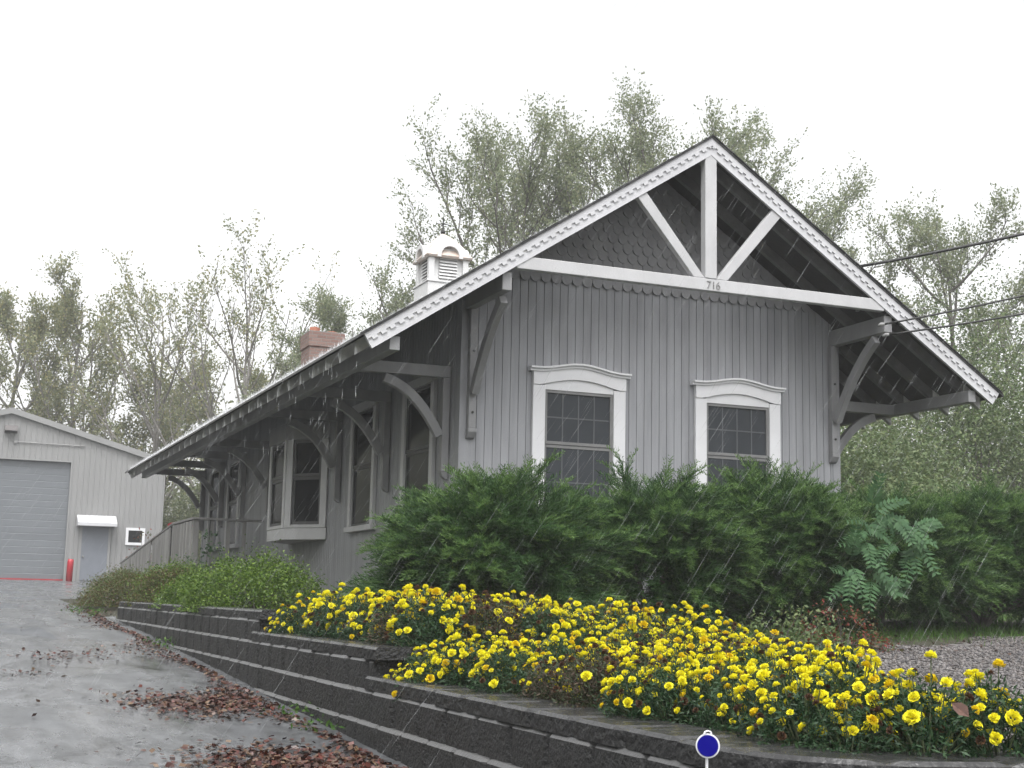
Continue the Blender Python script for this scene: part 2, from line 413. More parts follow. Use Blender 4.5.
def course(name, y0, y1, z0, z1, out, depth, seed, joint, parent, rough=.003, capstone=False):
    """one course: a swept block row, rock face broken by joints, with its top ledge"""
    r = np.random.default_rng(seed)
    P = wall_path(y0, y1)
    ch = .016 if capstone else .020
    rows = [(z0, 0, 0), (z0 + (z1 - z0) * .3, 1, 0), (z0 + (z1 - z0) * .6, 1, 0), (z1 - ch, .6, 0), (z1, 0, ch)]
    V = []; F = []; Mi = []
    s = 0; nr = len(rows) + 2
    block = 0; off = joint * (.5 if seed % 2 else 0)
    tilt = r.uniform(-.009, .009, 400)
    for i, (x, y, nx, ny) in enumerate(P):
        if i: s += math.hypot(x - P[i - 1][0], y - P[i - 1][1])
        b = (s + off) / joint; fb = b - math.floor(b)
        atj = min(fb, 1 - fb) * joint < .028
        t = tilt[int(b) % 400]
        for z, k, cc in rows:
            d = out + t + (k * r.uniform(-rough, rough) if k else 0) - cc
            if atj: d -= .020 if not capstone else .008
            zz = z - (.012 if (atj and cc) else 0)
            V.append((x + nx * d, y + ny * d, zz))
        V.append((x - nx * (depth - out), y - ny * (depth - out), z1))
        V.append((x - nx * (depth - out), y - ny * (depth - out), z0))
    n = len(P)
    for i in range(n - 1):
        for j in range(nr - 1):
            a = i * nr + j
            F.append((a, a + 1, a + 1 + nr, a + nr)); Mi.append(1 if j >= len(rows) - 2 else 0)
        a = i * nr
        F.append((a + nr - 1, a, a + nr, a + 2 * nr - 1)); Mi.append(0)
    F.append(tuple(range(nr))); Mi.append(0)
    F.append(tuple((n - 1) * nr + j for j in range(nr))[::-1]); Mi.append(0)
    mb = MB(); mb.v = V; mb.f = F; mb.m = Mi
    return mb.build(name, [M['block'], M['cap'] if capstone else M['blocktop']], parent)

rw = empty('retaining_wall', (-2.72, -2, -.9), 0, 'dark wet stepped block retaining wall beside the driveway', 'retaining wall')
def wp(o): o.matrix_parent_inverse = rw.matrix_basis.inverted(); return o
T = [-.39, -.575, -.765, -.955, -1.15, -1.345, -1.54]
wp(course('block_course', 7.45, -2.38, T[1], T[0], -.02, .30, 1, .457, rw))
wp(course('block_course', 7.45, -5.93, T[2], T[1], .01, .30, 2, .457, rw))
for i in (2, 3, 4, 5):
    wp(course('block_course', 7.45, None, T[i + 1], T[i], .01 + .030 * (i - 1), .34, 3 + i, .457, rw))
wp(course('cap_stone', 7.45, -2.45, T[0], T[0] + .08, -.03, .30, 20, .457, rw, .004, True))
wp(course('cap_stone', -2.25, -6.0, T[1], T[1] + .08, 0, .30, 21, .457, rw, .004, True))
wp(course('cap_stone', -5.82, None, T[2], T[2] + .085, .03, .33, 22, .457, rw, .004, True))

# ------------------------------------------------------------------ depot
W, ZR, SL = 5.1, 5.15, .658
YF, YB = -1.2, 17.1          # gable overhangs
YW = 15.95                   # rear wall
XE = 1.51                    # eave overhang (rake board end)
def roof_z(x): return ZR - SL * abs(x - W / 2)
BASE = -.2
depot = empty('depot_building', (W / 2, YW / 2, BASE), 0,
              'long grey board-sided depot with wide bracketed eaves and timber-trussed gable', 'building')
def D(o):
    o.matrix_parent_inverse = depot.matrix_basis.inverted(); return o
def part(mb, name, m, bevel=0, smooth=False, parent=None):
    o = mb.build(name, m, parent or depot, smooth, bevel)
    if parent is None: D(o)
    return o

def board_profile(a0, a1, pitch=.1016, g=.012, dep=.011):
    """grooved siding: (position, offset) pairs"""
    out = []; a = a0
    while a < a1 - 1e-6:
        b = min(a + pitch, a1)
        out += [(a, 0), (max(a, b - g), 0)]
        if b < a1 - 1e-6: out += [(b - g + .002, dep), (b - .002, dep)]
        a = b
    out.append((a1, 0))
    return out
def siding(name, axis, at, sgn, a0, a1, z0, top):
    """axis 'x': wall runs along x at y=at, outward sgn*y"""
    mb = MB(); pr = board_profile(a0, a1)
    for (p, d), (q, e) in zip(pr[:-1], pr[1:]):
        if q - p < 1e-6: continue
        if axis == 'x':
            mb.poly([(p, at - sgn * d, z0), (q, at - sgn * e, z0), (q, at - sgn * e, top(q)), (p, at - sgn * d, top(p))])
        else:
            mb.poly([(at - sgn * d, p, z0), (at - sgn * e, q, z0), (at - sgn * e, q, top(q)), (at - sgn * d, p, top(p))])
    return part(mb, name, M['siding'])
ZS = 3.52
siding('gable_wall', 'x', 0, -1, .1, W - .1, BASE, lambda x: ZS + .02 if roof_z(x) - .16 > ZS + .02 else roof_z(x) - .16)
siding('long_wall', 'y', 0, -1, .1, YW - .1, BASE, lambda y: 3.33)
siding('long_wall', 'y', W, 1, .1, YW - .1, BASE, lambda y: 3.33)
siding('rear_wall', 'x', YW, 1, .1, W - .1, BASE, lambda x: roof_z(x) - .16)
mb = MB()
for x in (0, W):
    for y in (0, YW):
        sx = 1 if x == 0 else -1; sy = 1 if y == 0 else -1
        m1 = MB(); m1.box(min(x - sx * .012, x + sx * .1), max(x - sx * .012, x + sx * .1), min(y - sy * .012, y + sy * .1), max(y - sy * .012, y + sy * .1), BASE, 3.3)
        part(m1, 'corner_board', M['siding'], .003)
mb = MB(); mb.box(.05, W - .05, .05, YW - .05, BASE - .25, BASE + .02); part(mb, 'foundation', M['concrete'])
mb = MB(); mb.box(.02, W - .02, .02, YW - .02, BASE - .02, 3.2)
part(mb, 'wall_core', M['dark'])

# fish-scale shingles in the gable peak
mb = MB(); TW, RH = .133, .115
row = 0; z = ZS - .02
while z < ZR - .3:
    half = (ZR - .17 - z) / SL
    x0 = max(.02, W / 2 - half); x1 = min(W - .02, W / 2 + half)
    x = W / 2 - 22 * TW + (TW / 2 if row % 2 else 0)
    while x < x1 + TW:
        a, b = max(x, x0), min(x + TW - .004, x1)
        if b - a > .02:
            yb, yt = -.030 + random.uniform(-.003, .003), -.008
            n = 7; pts = []
            cxm, rr = x + TW / 2, TW / 2 - .002
            for k in range(n + 1):
                th = math.pi * k / n
                px = cxm - rr * math.cos(th)
                px2 = min(max(px, a), b)
                pts.append((px2, yb, z + .062 - .062 * math.sin(th)))
            zt = z + RH * 1.7
            zl = min(zt, ZR - .17 - SL * abs(a - W / 2)); zrr = min(zt, ZR - .17 - SL * abs(b - W / 2))
            if zl > z + .07 and zrr > z + .07:
                top = [(b, yt, zrr), (a, yt, zl)]
                mb.poly(pts + top)
                for k in range(n):
                    p, q = pts[k], pts[k + 1]
                    mb.poly([p, q, (q[0], q[1] + .02, q[2] + .002), (p[0], p[1] + .02, p[2] + .002)])
        x += TW
    row += 1; z += RH
part(mb, 'scalloped_shingles', M['shingle'])
mb = MB(); hh = (ZR - .17 - ZS) / SL
mb.prism([(W / 2 - hh, ZS), (W / 2 + hh, ZS), (W / 2, ZR - .17)], 0.0, .05, 'y'); part(mb, 'gable_backing', M['shingle'])

# roof slabs (sheathing below, shingles above)
for s in (-1, 1):
    xe = W / 2 + s * (W / 2 + XE + .05)
    mb = MB(); mb.prism([(W / 2, ZR), (xe, roof_z(xe)), (xe, roof_z(xe) - .028), (W / 2, ZR - .028)], YF - .03, YB + .03, 'y')
    roof = part(mb, 'roof', M['roofing'])
    mb = MB()
    n = 15
    for i in range(n):          # sheathing boards run along the building
        xa = W / 2 + (xe - s * .02 - W / 2) * i / n; xb = W / 2 + (xe - s * .02 - W / 2) * (i + .975) / n
        mb.poly([(xa, YF + .02, roof_z(xa) - .05), (xb, YF + .02, roof_z(xb) - .05), (xb, YB - .02, roof_z(xb) - .05), (xa, YB - .02, roof_z(xa) - .05)])
        mb.poly([(xa, YF + .02, roof_z(xa) - .03), (xb, YF + .02, roof_z(xb) - .03), (xb, YB - .02, roof_z(xb) - .03), (xa, YB - .02, roof_z(xa) - .03)])
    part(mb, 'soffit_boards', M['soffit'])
    mb = MB()                   # one rafter, then copies
    xt = W / 2 + s * (W / 2 + 1.47)
    def rz(x, d): return roof_z(x) - d
    mb.prism([(W / 2, rz(W / 2, .053)), (xt, rz(xt, .053)), (xt, rz(xt, .19)), (W / 2, rz(W / 2, .19))], -.03, .03, 'y')
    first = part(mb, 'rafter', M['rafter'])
    xq = W / 2 + s * (W / 2 + 1.485); xp = W / 2 + s * (W / 2 + 1.24)
    mb = MB(); mb.prism([(xp, rz(xp, .051)), (xq, rz(xq, .051)), (xq, rz(xq, .193)), (xp, rz(xp, .193))], -.033, .033, 'y')
    tail = part(mb, 'rafter_tail', M['tail'], parent=first)  # sleeve over the rafter end carries the painted-in lit tone
    yy = YF + .35; k = 0
    ylist = []
    while yy < YB - .1: ylist.append(yy); yy += .585
    for k, yv in enumerate(ylist):
        o = first if k == 0 else first.copy()
        if k:
            COL.objects.link(o); tc_ = tail.copy(); COL.objects.link(tc_); tc_.parent = o
        o.location = (0, yv, 0)

# rake boards with a square-toothed trim
for y, face in ((YF, -1), (YB, 1)):
    for s in (-1, 1):
        mb = MB()
        xe = W / 2 + s * (W / 2 + XE)
        # end cut square to the slope
        dx, dz = s * math.cos(math.atan(SL)), -math.sin(math.atan(SL)); nx, nz = -dz * s * s, 0
        up = Vector((s * math.sin(math.atan(SL)), 0, math.cos(math.atan(SL))))
        t = Vector((dx, 0, dz))
        top0 = Vector((W / 2, 0, ZR - .005)); top1 = Vector((xe, 0, roof_z(xe) - .005))
        w = .185
        b1 = top1 - up * w
        zb0 = ZR - .005 - w / math.cos(math.atan(SL))
        ya, yb = (y, y + .035) if face < 0 else (y - .035, y)
        mb.prism([(top0.x, top0.z), (top1.x, top1.z), (b1.x, b1.z), (W / 2, zb0)], ya, yb, 'y')
        rk = part(mb, 'rake_board', M['rake'], 0)
        # toothed applied strip
        Lr = (top1 - top0).length
        mb = MB(); pitch = .112; ny0, ny1 = (y - .016, y - .001) if face < 0 else (y + .001, y + .016)
        n = int(Lr / pitch)
        def P(a, b): return top0 + t * a - up * b
        pts = [P(0.0, .0), P(Lr, .0)]
        low = []
        for k in range(n):
            a0 = .04 + k * pitch
            low += [(a0, .082), (a0, .112), (a0 + pitch * .56, .112), (a0 + pitch * .56, .082)]
        low = [q for q in low if q[0] < Lr - .002]
        prof = [(P(0, .0)), P(Lr, 0.0), P(Lr, .082)] + [P(a, b) for a, b in reversed(low)]
        p0 = P(0, .082); p0.x = W / 2; prof.append(Vector((W / 2, 0, P(.0, 0).z - .1)))
        # quads instead of one big polygon
        for k in range(n + 1):
            a0 = .04 + k * pitch
            for (u0, u1, d) in ((a0, min(a0 + pitch * .56, Lr), .112), (a0 + pitch * .56, min(a0 + pitch, Lr), .082)):
                if u1 - u0 < .004: continue
                q = [P(u0, 0.004), P(u1, 0.004), P(u1, d), P(u0, d)]
                mb.prism([(v.x, v.z) for v in q], ny0, ny1, 'y')
        o = part(mb, 'toothed_trim', M['rake'], parent=rk)
        if s < 0:
            mb = MB(); zt_ = ZR - .012; mb.prism([(W / 2 - .05, zt_ - .033), (W / 2, zt_), (W / 2 + .05, zt_ - .033), (W / 2 + .05, zt_ - .14), (W / 2, zt_ - .107), (W / 2 - .05, zt_ - .14)], ny0 - .001 if face < 0 else ny0, ny1 if face < 0 else ny1 + .001, 'y')
            part(mb, 'apex_block', M['rake'], parent=rk)
        # metal drip edge along the roof edge
        mb = MB(); q = [P(0, -.012), P(Lr + .03, -.012), P(Lr + .03, .0), P(0, .0)]
        ya2, yb2 = (y - .045, y - .0) if face < 0 else (y, y + .045)
        mb.prism([(v.x, v.z) for v in q], ya2, yb2, 'y')
        part(mb, 'drip_edge', M['roofing'])

# gable truss
def truss(Y, nm=True):
    mb = MB(); mb.box(.17, W - .17, Y - .045, Y + .045, 3.33, 3.47)
    # ends cut to the slope
    tb = part(mb, 'tie_beam', M['beam'], .006)
    mb = MB(); mb.box(W / 2 - .075, W / 2 + .075, Y - .05, Y + .06, 3.473, 4.93); part(mb, 'king_post', M['beam'], .006)
    for s in (-1, 1):
        mb = MB(); mb.beam((W / 2 + s * .06, Y, 3.50), (W / 2 + s * .885, Y, 4.40), .085, .12, (0, 1, 0)) if False else None
        c0 = Vector((W / 2 + s * .155, Y, 3.5)); c1 = Vector((W / 2 + s * .90, Y, 4.365))
        d = (c1 - c0).normalized(); nrm = Vector((-d.z, 0, d.x))
        h = .066
        q = [c0 + nrm * h, c0 - nrm * h, c1 - nrm * h + d * .03, c1 + nrm * h - d * .02]
        # foot: cut to sit on the tie beam against the post
        def on_z(p, zz): return p + d * ((zz - p.z) / d.z)
        q[0] = on_z(q[0], 3.473) if True else q[0]; q[1] = on_z(q[1], 3.473)
        if s > 0:
            pts = q
        else:
            pts = q
        pp = [(v.x, v.z) for v in pts]
        pp = [((max(x, W / 2 + .078) if s > 0 else min(x, W / 2 - .078)), z) for x, z in pp]
        mb = MB(); mb.prism(pp, Y - .04, Y + .04, 'y'); part(mb, 'gable_brace', M['beam'], .004)
    return tb
tb = truss(-1.145)
truss(YB - .055)
# house number on the tie beam
cu = bpy.data.curves.new('house_number', 'FONT'); cu.body = '716'; cu.size = .125; cu.extrude = .004; cu.align_x = 'CENTER'
cu.space_character = .95
to = bpy.data.objects.new('tmp', cu); COL.objects.link(to)
bpy.context.view_layer.update()
me = bpy.data.meshes.new_from_object(to.evaluated_get(bpy.context.evaluated_depsgraph_get()))
bpy.data.objects.remove(to)
M['numpaint'] = mat('worn_dark_numerals', (.15, .15, .15), .7, .9, (60, 60, 60), col2=(.42, .42, .42))
me.materials.clear(); me.materials.append(M['numpaint'])
hn = bpy.data.objects.new('house_number', me); COL.objects.link(hn); hn.parent = tb
hn.location = (W / 2 + .03, -1.145 - .05, 3.355); hn.rotation_euler = (R(90), 0, 0)

# purlins (plates run out to carry the gable overhang)
for x, zt, hh in ((-1.15, 2.478, .145), (W + 1.15, 2.478, .145), (.08, 3.29, .20), (W - .08, 3.29, .20)):
    mb = MB(); ww = .055 if abs(x - W / 2) > 3 else .055
    mb.box(x - ww, x + ww, YF + .06, YB - .06, zt - hh, zt); part(mb, 'purlin', M['timber'] if abs(x-W/2) > 3 else M['timber'], .005)

def arc(p0, p1, bulge, n=9):
    """quadratic arc between two 2-D points, bulging by the given vector"""
    c = ((p0[0] + p1[0]) / 2 + bulge[0], (p0[1] + p1[1]) / 2 + bulge[1])
    return [((1 - t) ** 2 * p0[0] + 2 * t * (1 - t) * c[0] + t * t * p1[0], (1 - t) ** 2 * p0[1] + 2 * t * (1 - t) * c[1] + t * t * p1[1]) for t in [i / n for i in range(n + 1)]]
def curved_bar(mb, pts, w0, a0, a1, axis):
    """plank cut to a curve: pts 2-D centreline (u, z), w0 its width, between a0 and a1 on the third axis"""
    L, Rr = [], []
    for i, p in enumerate(pts):
        q0 = pts[max(0, i - 1)]; q1 = pts[min(len(pts) - 1, i + 1)]
        d = Vector((q1[0] - q0[0], q1[1] - q0[1])).normalized(); n = Vector((-d.y, d.x))
        L.append((p[0] + n.x * w0 / 2, p[1] + n.y * w0 / 2)); Rr.append((p[0] - n.x * w0 / 2, p[1] - n.y * w0 / 2))
    for i in range(len(pts) - 1):
        pass
    def P(u, w, a): return (u, a, w) if axis == 'y' else (a, u, w)
    n = len(pts); vs = []
    for i in range(n):
        vs += [P(*L[i], a0), P(*Rr[i], a0), P(*Rr[i], a1), P(*L[i], a1)]
    fs = [(0, 1, 2, 3), tuple(4 * (n - 1) + j for j in (3, 2, 1, 0))]
    for i in range(n - 1):
        a = 4 * i
        for j in range(4):
            fs.append((a + j, a + 4 + j, a + 4 + (j + 1) % 4, a + (j + 1) % 4))
    mb.raw(vs, fs)

def side_bracket(y, s):
    """bracket on a long wall: lookout beam, wall post, curved brace"""
    x0 = 0 if s < 0 else W
    def X(u): return x0 + s * u
    b = empty('bracket', (x0, y, 1.2), parent=depot); D(b)
    def sub(mb, nm):
        o = mb.build(nm, M['timber'], b, False, .004); o.matrix_parent_inverse = Matrix.Translation((-x0, -y, -1.2)); return o
    mb = MB(); mb.box(min(X(.014), X(1.19)), max(X(.014), X(1.19)), y - .05, y + .05, 2.335, 2.475 - .145 + .14 - .002)
    sub(mb, 'lookout_beam')
    mb = MB(); mb.box(min(X(.014), X(.10)), max(X(.014), X(.10)), y - .045, y + .045, 1.25, 2.332)
    # rounded drop at the foot
    mb.prism([(X(.014), 1.25), (X(.10), 1.25), (X(.085), 1.20), (X(.05), 1.17), (X(.014), 1.16)], y - .04, y + .04, 'y')
    sub(mb, 'wall_post')
    mb = MB(); pts = arc((X(.15), 1.70), (X(.78), 2.285), (-s * .06, .24) if False else (s * -.13, .15))
    pts = arc((X(.125), 1.66), (X(.80), 2.285), (s * -.06, .22))
    curved_bar(mb, pts, .105, y - .04, y + .04, 'y'); sub(mb, 'curved_brace')
for y in (.35, 2.6, 4.92, 9.35, 11.6, 13.72, 15.85):
    side_bracket(y, -1)
for y in (.35, 2.6, 4.92, 7.1, 9.35, 11.6, 13.72, 15.85):
    side_bracket(y, 1)

def gable_bracket(x, Y0, sgn):
    """bracket on a gable wall under the wall plate: post and curved brace leaning outward"""
    b = empty('bracket', (x, Y0, 1.4), parent=depot); D(b)
    def sub(mb, nm):
        o = mb.build(nm, M['timber'], b, False, .004); o.matrix_parent_inverse = Matrix.Translation((-x, -Y0, -1.4)); return o
    def Y(u): return Y0 + sgn * u
    mb = MB(); mb.box(x - .045, x + .045, min(Y(.014), Y(.09)), max(Y(.014), Y(.09)), 1.72, 3.085)
    mb.prism([(Y(.014), 1.72), (Y(.10), 1.72), (Y(.10), 1.68), (Y(.06), 1.62), (Y(.014), 1.60)], x - .05, x + .05, 'x')
    sub(mb, 'wall_post')
    mb = MB(); pts = arc((Y(.13), 2.12), (Y(.95), 3.03), (-sgn * .05, .16))
    curved_bar(mb, pts, .105, x - .042, x + .042, 'x'); sub(mb, 'curved_brace')
    for zz in (1.90, 2.60):
        mb = MB(); mb.tube([(x, Y(.088), zz), (x, Y(.102), zz)], .014, 8)
        o = mb.build('bolt', M['iron'], b); o.matrix_parent_inverse = Matrix.Translation((-x, -Y0, -1.4))
for x in (.115, W - .115):
    gable_bracket(x, 0, -1); gable_bracket(x, YW, 1)

# windows ------------------------------------------------------------
def window(local, w, z0, z1, head, cornice, grid=(4, 2), rail=None, big=False, name='window', tint='screen', sashm='sash', trimm='trim'):
    """local(u, d, z) -> world; u across, d outward from wall; w outer trim width"""
    t = .155 if cornice else .11
    wn = empty(name, local(0, 0, z0), parent=depot); D(wn)
    inv = Matrix.Translation(Vector(local(0, 0, z0))).inverted()
    def box(mb, u0, u1, d0, d1, a0, a1):
        vs = [Vector(local(u, d, z)) for z in (a0, a1) for d in (d0, d1) for u in (u0, u1)]
        mb.raw(vs, [(0, 2, 3, 1), (4, 5, 7, 6), (0, 1, 5, 4), (2, 6, 7, 3), (0, 4, 6, 2), (1, 3, 7, 5)])
    def done(mb, nm, m, bev=0):
        o = mb.build(nm, m, wn, False, bev); o.matrix_parent_inverse = inv; return o
    hw = w / 2; gi = hw - t
    for a, b in ((-hw, -gi), (gi, hw)):
        mb = MB(); box(mb, a, b, .004, .055, z0 + .002, z1); done(mb, 'side_casing', M[trimm], .004)
    mb = MB(); box(mb, -hw - .05, hw + .05, .004, .085, z0 - .075, z0); done(mb, 'sill', M[trimm], .004)
    # head casing: flat or gently arched, with a crown
    mb = MB(); n = 16
    rise = .07 if cornice else .0
    def hump(u): c = math.cos(math.pi * min(1, abs(u) / (hw * .92)) ) ; return rise * (.5 + .5 * c) 
    us = [-hw + 2 * hw * i / n for i in range(n + 1)]
    zb = z1 - .045
    for a, b in zip(us[:-1], us[1:]):
        vs = []
        la, lb = (z1 + .003 + (.085 * max(0, math.cos(math.pi / 2 * min(1, abs(q) / (hw * .84)))) if cornice else 0) for q in (a, b))
        for d in (.004, .066):
            vs += [local(a, d, la), local(b, d, lb), local(b, d, z1 + head + hump(b)), local(a, d, z1 + head + hump(a))]
        mb.raw([Vector(v) for v in vs], [(0, 1, 2, 3), (7, 6, 5, 4), (0, 4, 5, 1), (3, 2, 6, 7), (0, 3, 7, 4), (1, 5, 6, 2)])
    done(mb, 'head_casing', M[trimm])
    if cornice:
        # inner arched slip under the casing
        mb = MB()
        ui = [-gi + 2 * gi * i / n for i in range(n + 1)]
        for a, b in zip(ui[:-1], ui[1:]):
            vs = []
            for d in (.003, .040):
                vs += [local(a, d, zb), local(b, d, zb), local(b, d, z1 + head * .5 + hump(b) * .75), local(a, d, z1 + head * .5 + hump(a) * .75)]
            mb.raw([Vector(v) for v in vs], [(0, 1, 2, 3), (7, 6, 5, 4), (0, 4, 5, 1), (3, 2, 6, 7), (0, 3, 7, 4), (1, 5, 6, 2)])
        done(mb, 'arched_slip', M[trimm])
        mb = MB(); e = hw + .05
        ue = [-e + 2 * e * i / n for i in range(n + 1)]
        for (za, zc, d1) in ((0, .03, .085), (.03, .052, .115)):
            for a, b in zip(ue[:-1], ue[1:]):
                vs = []
                for d in (.004, d1):
                    vs += [local(a, d, z1 + head + hump(a) + za), local(b, d, z1 + head + hump(b) + za), local(b, d, z1 + head + hump(b) + zc), local(a, d, z1 + head + hump(a) + zc)]
                mb.raw([Vector(v) for v in vs], [(0, 1, 2, 3), (7, 6, 5, 4), (0, 4, 5, 1), (3, 2, 6, 7), (0, 3, 7, 4), (1, 5, 6, 2)])
        done(mb, 'crown_moulding', M[trimm])
    zi = zb if cornice else z1
    rail = rail or (z0 + zi) / 2
    for nm, a0, a1, dd in (('upper_sash', rail + .022, zi, .030), ('lower_sash', z0 + .002, rail + .018, .020)):
        mb = MB(); fw = .036
        box(mb, -gi, -gi + fw, .006, dd, a0, a1); box(mb, gi - fw, gi, .006, dd, a0, a1)
        box(mb, -gi + fw, gi - fw, .006, dd, a0, a0 + fw); box(mb, -gi + fw, gi - fw, .006, dd, a1 - fw, a1)
        sa = done(mb, nm, M[sashm], .002)
        if grid:
            mb = MB(); gx, gzn = grid
            for i in range(1, gx):
                u = -gi + fw + (2 * gi - 2 * fw) * i / gx; box(mb, u - .008, u + .008, .006, .0155, a0 + fw, a1 - fw)
            for i in range(1, gzn):
                zz = a0 + fw + (a1 - a0 - 2 * fw) * i / gzn; box(mb, -gi + fw, gi - fw, .006, .0150, zz - .008, zz + .008)
            o = mb.build('muntins', M['muntin'], sa); 
        mb = MB(); box(mb, -gi + fw - .002, gi - fw + .002, .004, .0105, a0 + fw - .002, a1 - fw + .002)
        mb.build('pane', M[tint], sa)
    return wn
def front(u0):
    return lambda u, d, z: (u0 + u, -d, z)
def side(y0):
    return lambda u, d, z: (-d, y0 + u, z)
def sideR(y0):
    return lambda u, d, z: (W + d, y0 + u, z)
window(front(1.463), 1.19, .745, 2.285, .155, True, rail=1.585)
window(front(3.602), 1.20, .745, 2.285, .155, True, rail=1.585)
for y in (1.37, 3.72, 12.58, 14.55):
    window(side(y), 1.19, .78, 2.36, .11, False, grid=None, tint='glass', sashm='dsash', trimm='shaded_trim')
for y in (1.6, 6.0, 12.58):
    window(sideR(y), 1.19, .78, 2.36, .11, False, grid=None, tint='glass', sashm='dsash', trimm='shaded_trim')

# bay window on the long wall
bay = empty('bay_window', (0, 6.8, .65), parent=depot); D(bay)
binv = Matrix.Translation((0, -6.8, -.65))
BP = [(-.013, 5.58), (-.5, 6.22), (-.5, 7.34), (-.013, 7.98)]
def bd(mb, nm, m, bev=0, parent=None):
    o = mb.build(nm, m, parent or bay, False, bev)
    if parent is None: o.matrix_parent_inverse = binv
    return o
def inset(k): 
    out = []
    for (x, y) in BP: out.append((x * (1 - k) if x < -.1 else x, y + (6.78 - y) * k * .4))
    return out
mb = MB()
def ring(z0, z1, pts): mb.prism(pts, z0, z1, 'z')
ring(.655, .83, BP); bd(mb, 'bay_skirt', M['shaded_trim'], .004)
mb = MB(); mb.prism([(x * 1.02 - .02 if x < -.1 else x, y) for x, y in BP], 2.16, 2.42, 'z'); bd(mb, 'bay_head', M['timber'], .004)  # bracket grey on the head stands for shade below the eave
mb = MB(); mb.prism(inset(.12), .83, 2.16, 'z'); bd(mb, 'bay_core', M['dark'])
for (a, b) in ((0, 1), (1, 2), (2, 3)):
    p, q = Vector((*BP[a], 0)), Vector((*BP[b], 0)); d = (q - p).normalized(); L = (q - p).length
    nrm = Vector((-abs(d.y), d.x * (1 if d.y > 0 else 1), 0)); nrm = Vector((-d.y, d.x, 0))
    if nrm.x > 0: nrm = -nrm
    def loc(u, dd, z, p=p, d=d, nrm=nrm): 
        v = p + d * u + nrm * dd; return Vector((v.x, v.y, z))
    def bx(mb, u0, u1, d0, d1, a0, a1):
        vs = [loc(u, dd, z) for z in (a0, a1) for dd in (d0, d1) for u in (u0, u1)]
        mb.raw(vs, [(0, 2, 3, 1), (4, 5, 7, 6), (0, 1, 5, 4), (2, 6, 7, 3), (0, 4, 6, 2), (1, 3, 7, 5)])
    mb = MB(); cw = .13
    bx(mb, .012, cw, -.05, .012, .832, 2.158); bx(mb, L - cw, L - .012, -.05, .012, .832, 2.158)
    bx(mb, cw, L - cw, -.05, .010, .832, .88)
    fr = bd(mb, 'bay_frame', M['shaded_trim'], .003)
    mb = MB(); f2 = .045
    mid = 1.60
    for (z0, z1, dd) in ((.882, mid - .002, -.015), (mid + .002, 2.157, -.005)):
        bx(mb, cw + .002, cw + f2, -.045, dd, z0, z1); bx(mb, L - cw - f2, L - cw - .002, -.045, dd, z0, z1)
        bx(mb, cw + f2, L - cw - f2, -.045, dd, z0, z0 + f2); bx(mb, cw + f2, L - cw - f2, -.045, dd, z1 - f2, z1)
    sh = bd(mb, 'bay_sash', M['dsash'])
    mb = MB(); bx(mb, cw + f2, L - cw - f2, -.05, -.03, .92, 2.12); bd(mb, 'bay_pane', M['glass'])

# cupola on the ridge
cup = empty('cupola', (2.55, 8.07, 5.0), parent=depot); D(cup)
CXc, CYc = 2.55, 8.07
def cb(mb, nm, m, bev=0, smooth=False, parent=None):
    o = mb.build(nm, m, parent or cup, smooth, bev)
    if parent is None: o.matrix_parent_inverse = Matrix.Translation((-2.55, -8.07, -5.0))
    return o
mb = MB(); mb.box(CXc - .38, CXc + .38, CYc - .38, CYc + .38, 4.70, 5.24)
mb.box(CXc - .40, CXc + .40, CYc - .40, CYc + .40, 5.24, 5.27); cb(mb, 'cupola_base', M['cupmetal'], .004)
mb = MB(); h = .30
mb.box(CXc - h, CXc + h, CYc - h, CYc + h, 5.27, 5.70)
for sx in (-1, 1):
    for sy in (-1, 1):
        mb.box(CXc + sx * (h + .012) - .05, CXc + sx * (h + .012) + .05, CYc + sy * (h + .012) - .05, CYc + sy * (h + .012) + .05, 5.272, 5.698)
cb(mb, 'cupola_body', M['cupmetal'], .004)
# roof: square bell with a round-headed dormer on each side
prof = [(.40, 5.68), (.42, 5.715), (.39, 5.76), (.34, 5.84), (.28, 5.93), (.21, 6.02), (.13, 6.11), (.06, 6.17), (.02, 6.20)]
mb = MB()
for (r0, z0), (r1, z1) in zip(prof[:-1], prof[1:]):
    c0 = [(-r0, -r0), (r0, -r0), (r0, r0), (-r0, r0)]; c1 = [(-r1, -r1), (r1, -r1), (r1, r1), (-r1, r1)]
    for i in range(4):
        j = (i + 1) % 4
        mb.poly([(CXc + c0[i][0], CYc + c0[i][1], z0), (CXc + c0[j][0], CYc + c0[j][1], z0), (CXc + c1[j][0], CYc + c1[j][1], z1), (CXc + c1[i][0], CYc + c1[i][1], z1)])
r0 = prof[0][0]; mb.poly([(CXc + a * r0, CYc + b * r0, prof[0][1]) for a, b in ((-1, -1), (-1, 1), (1, 1), (1, -1))])
cb(mb, 'cupola_roof', M['copper'])
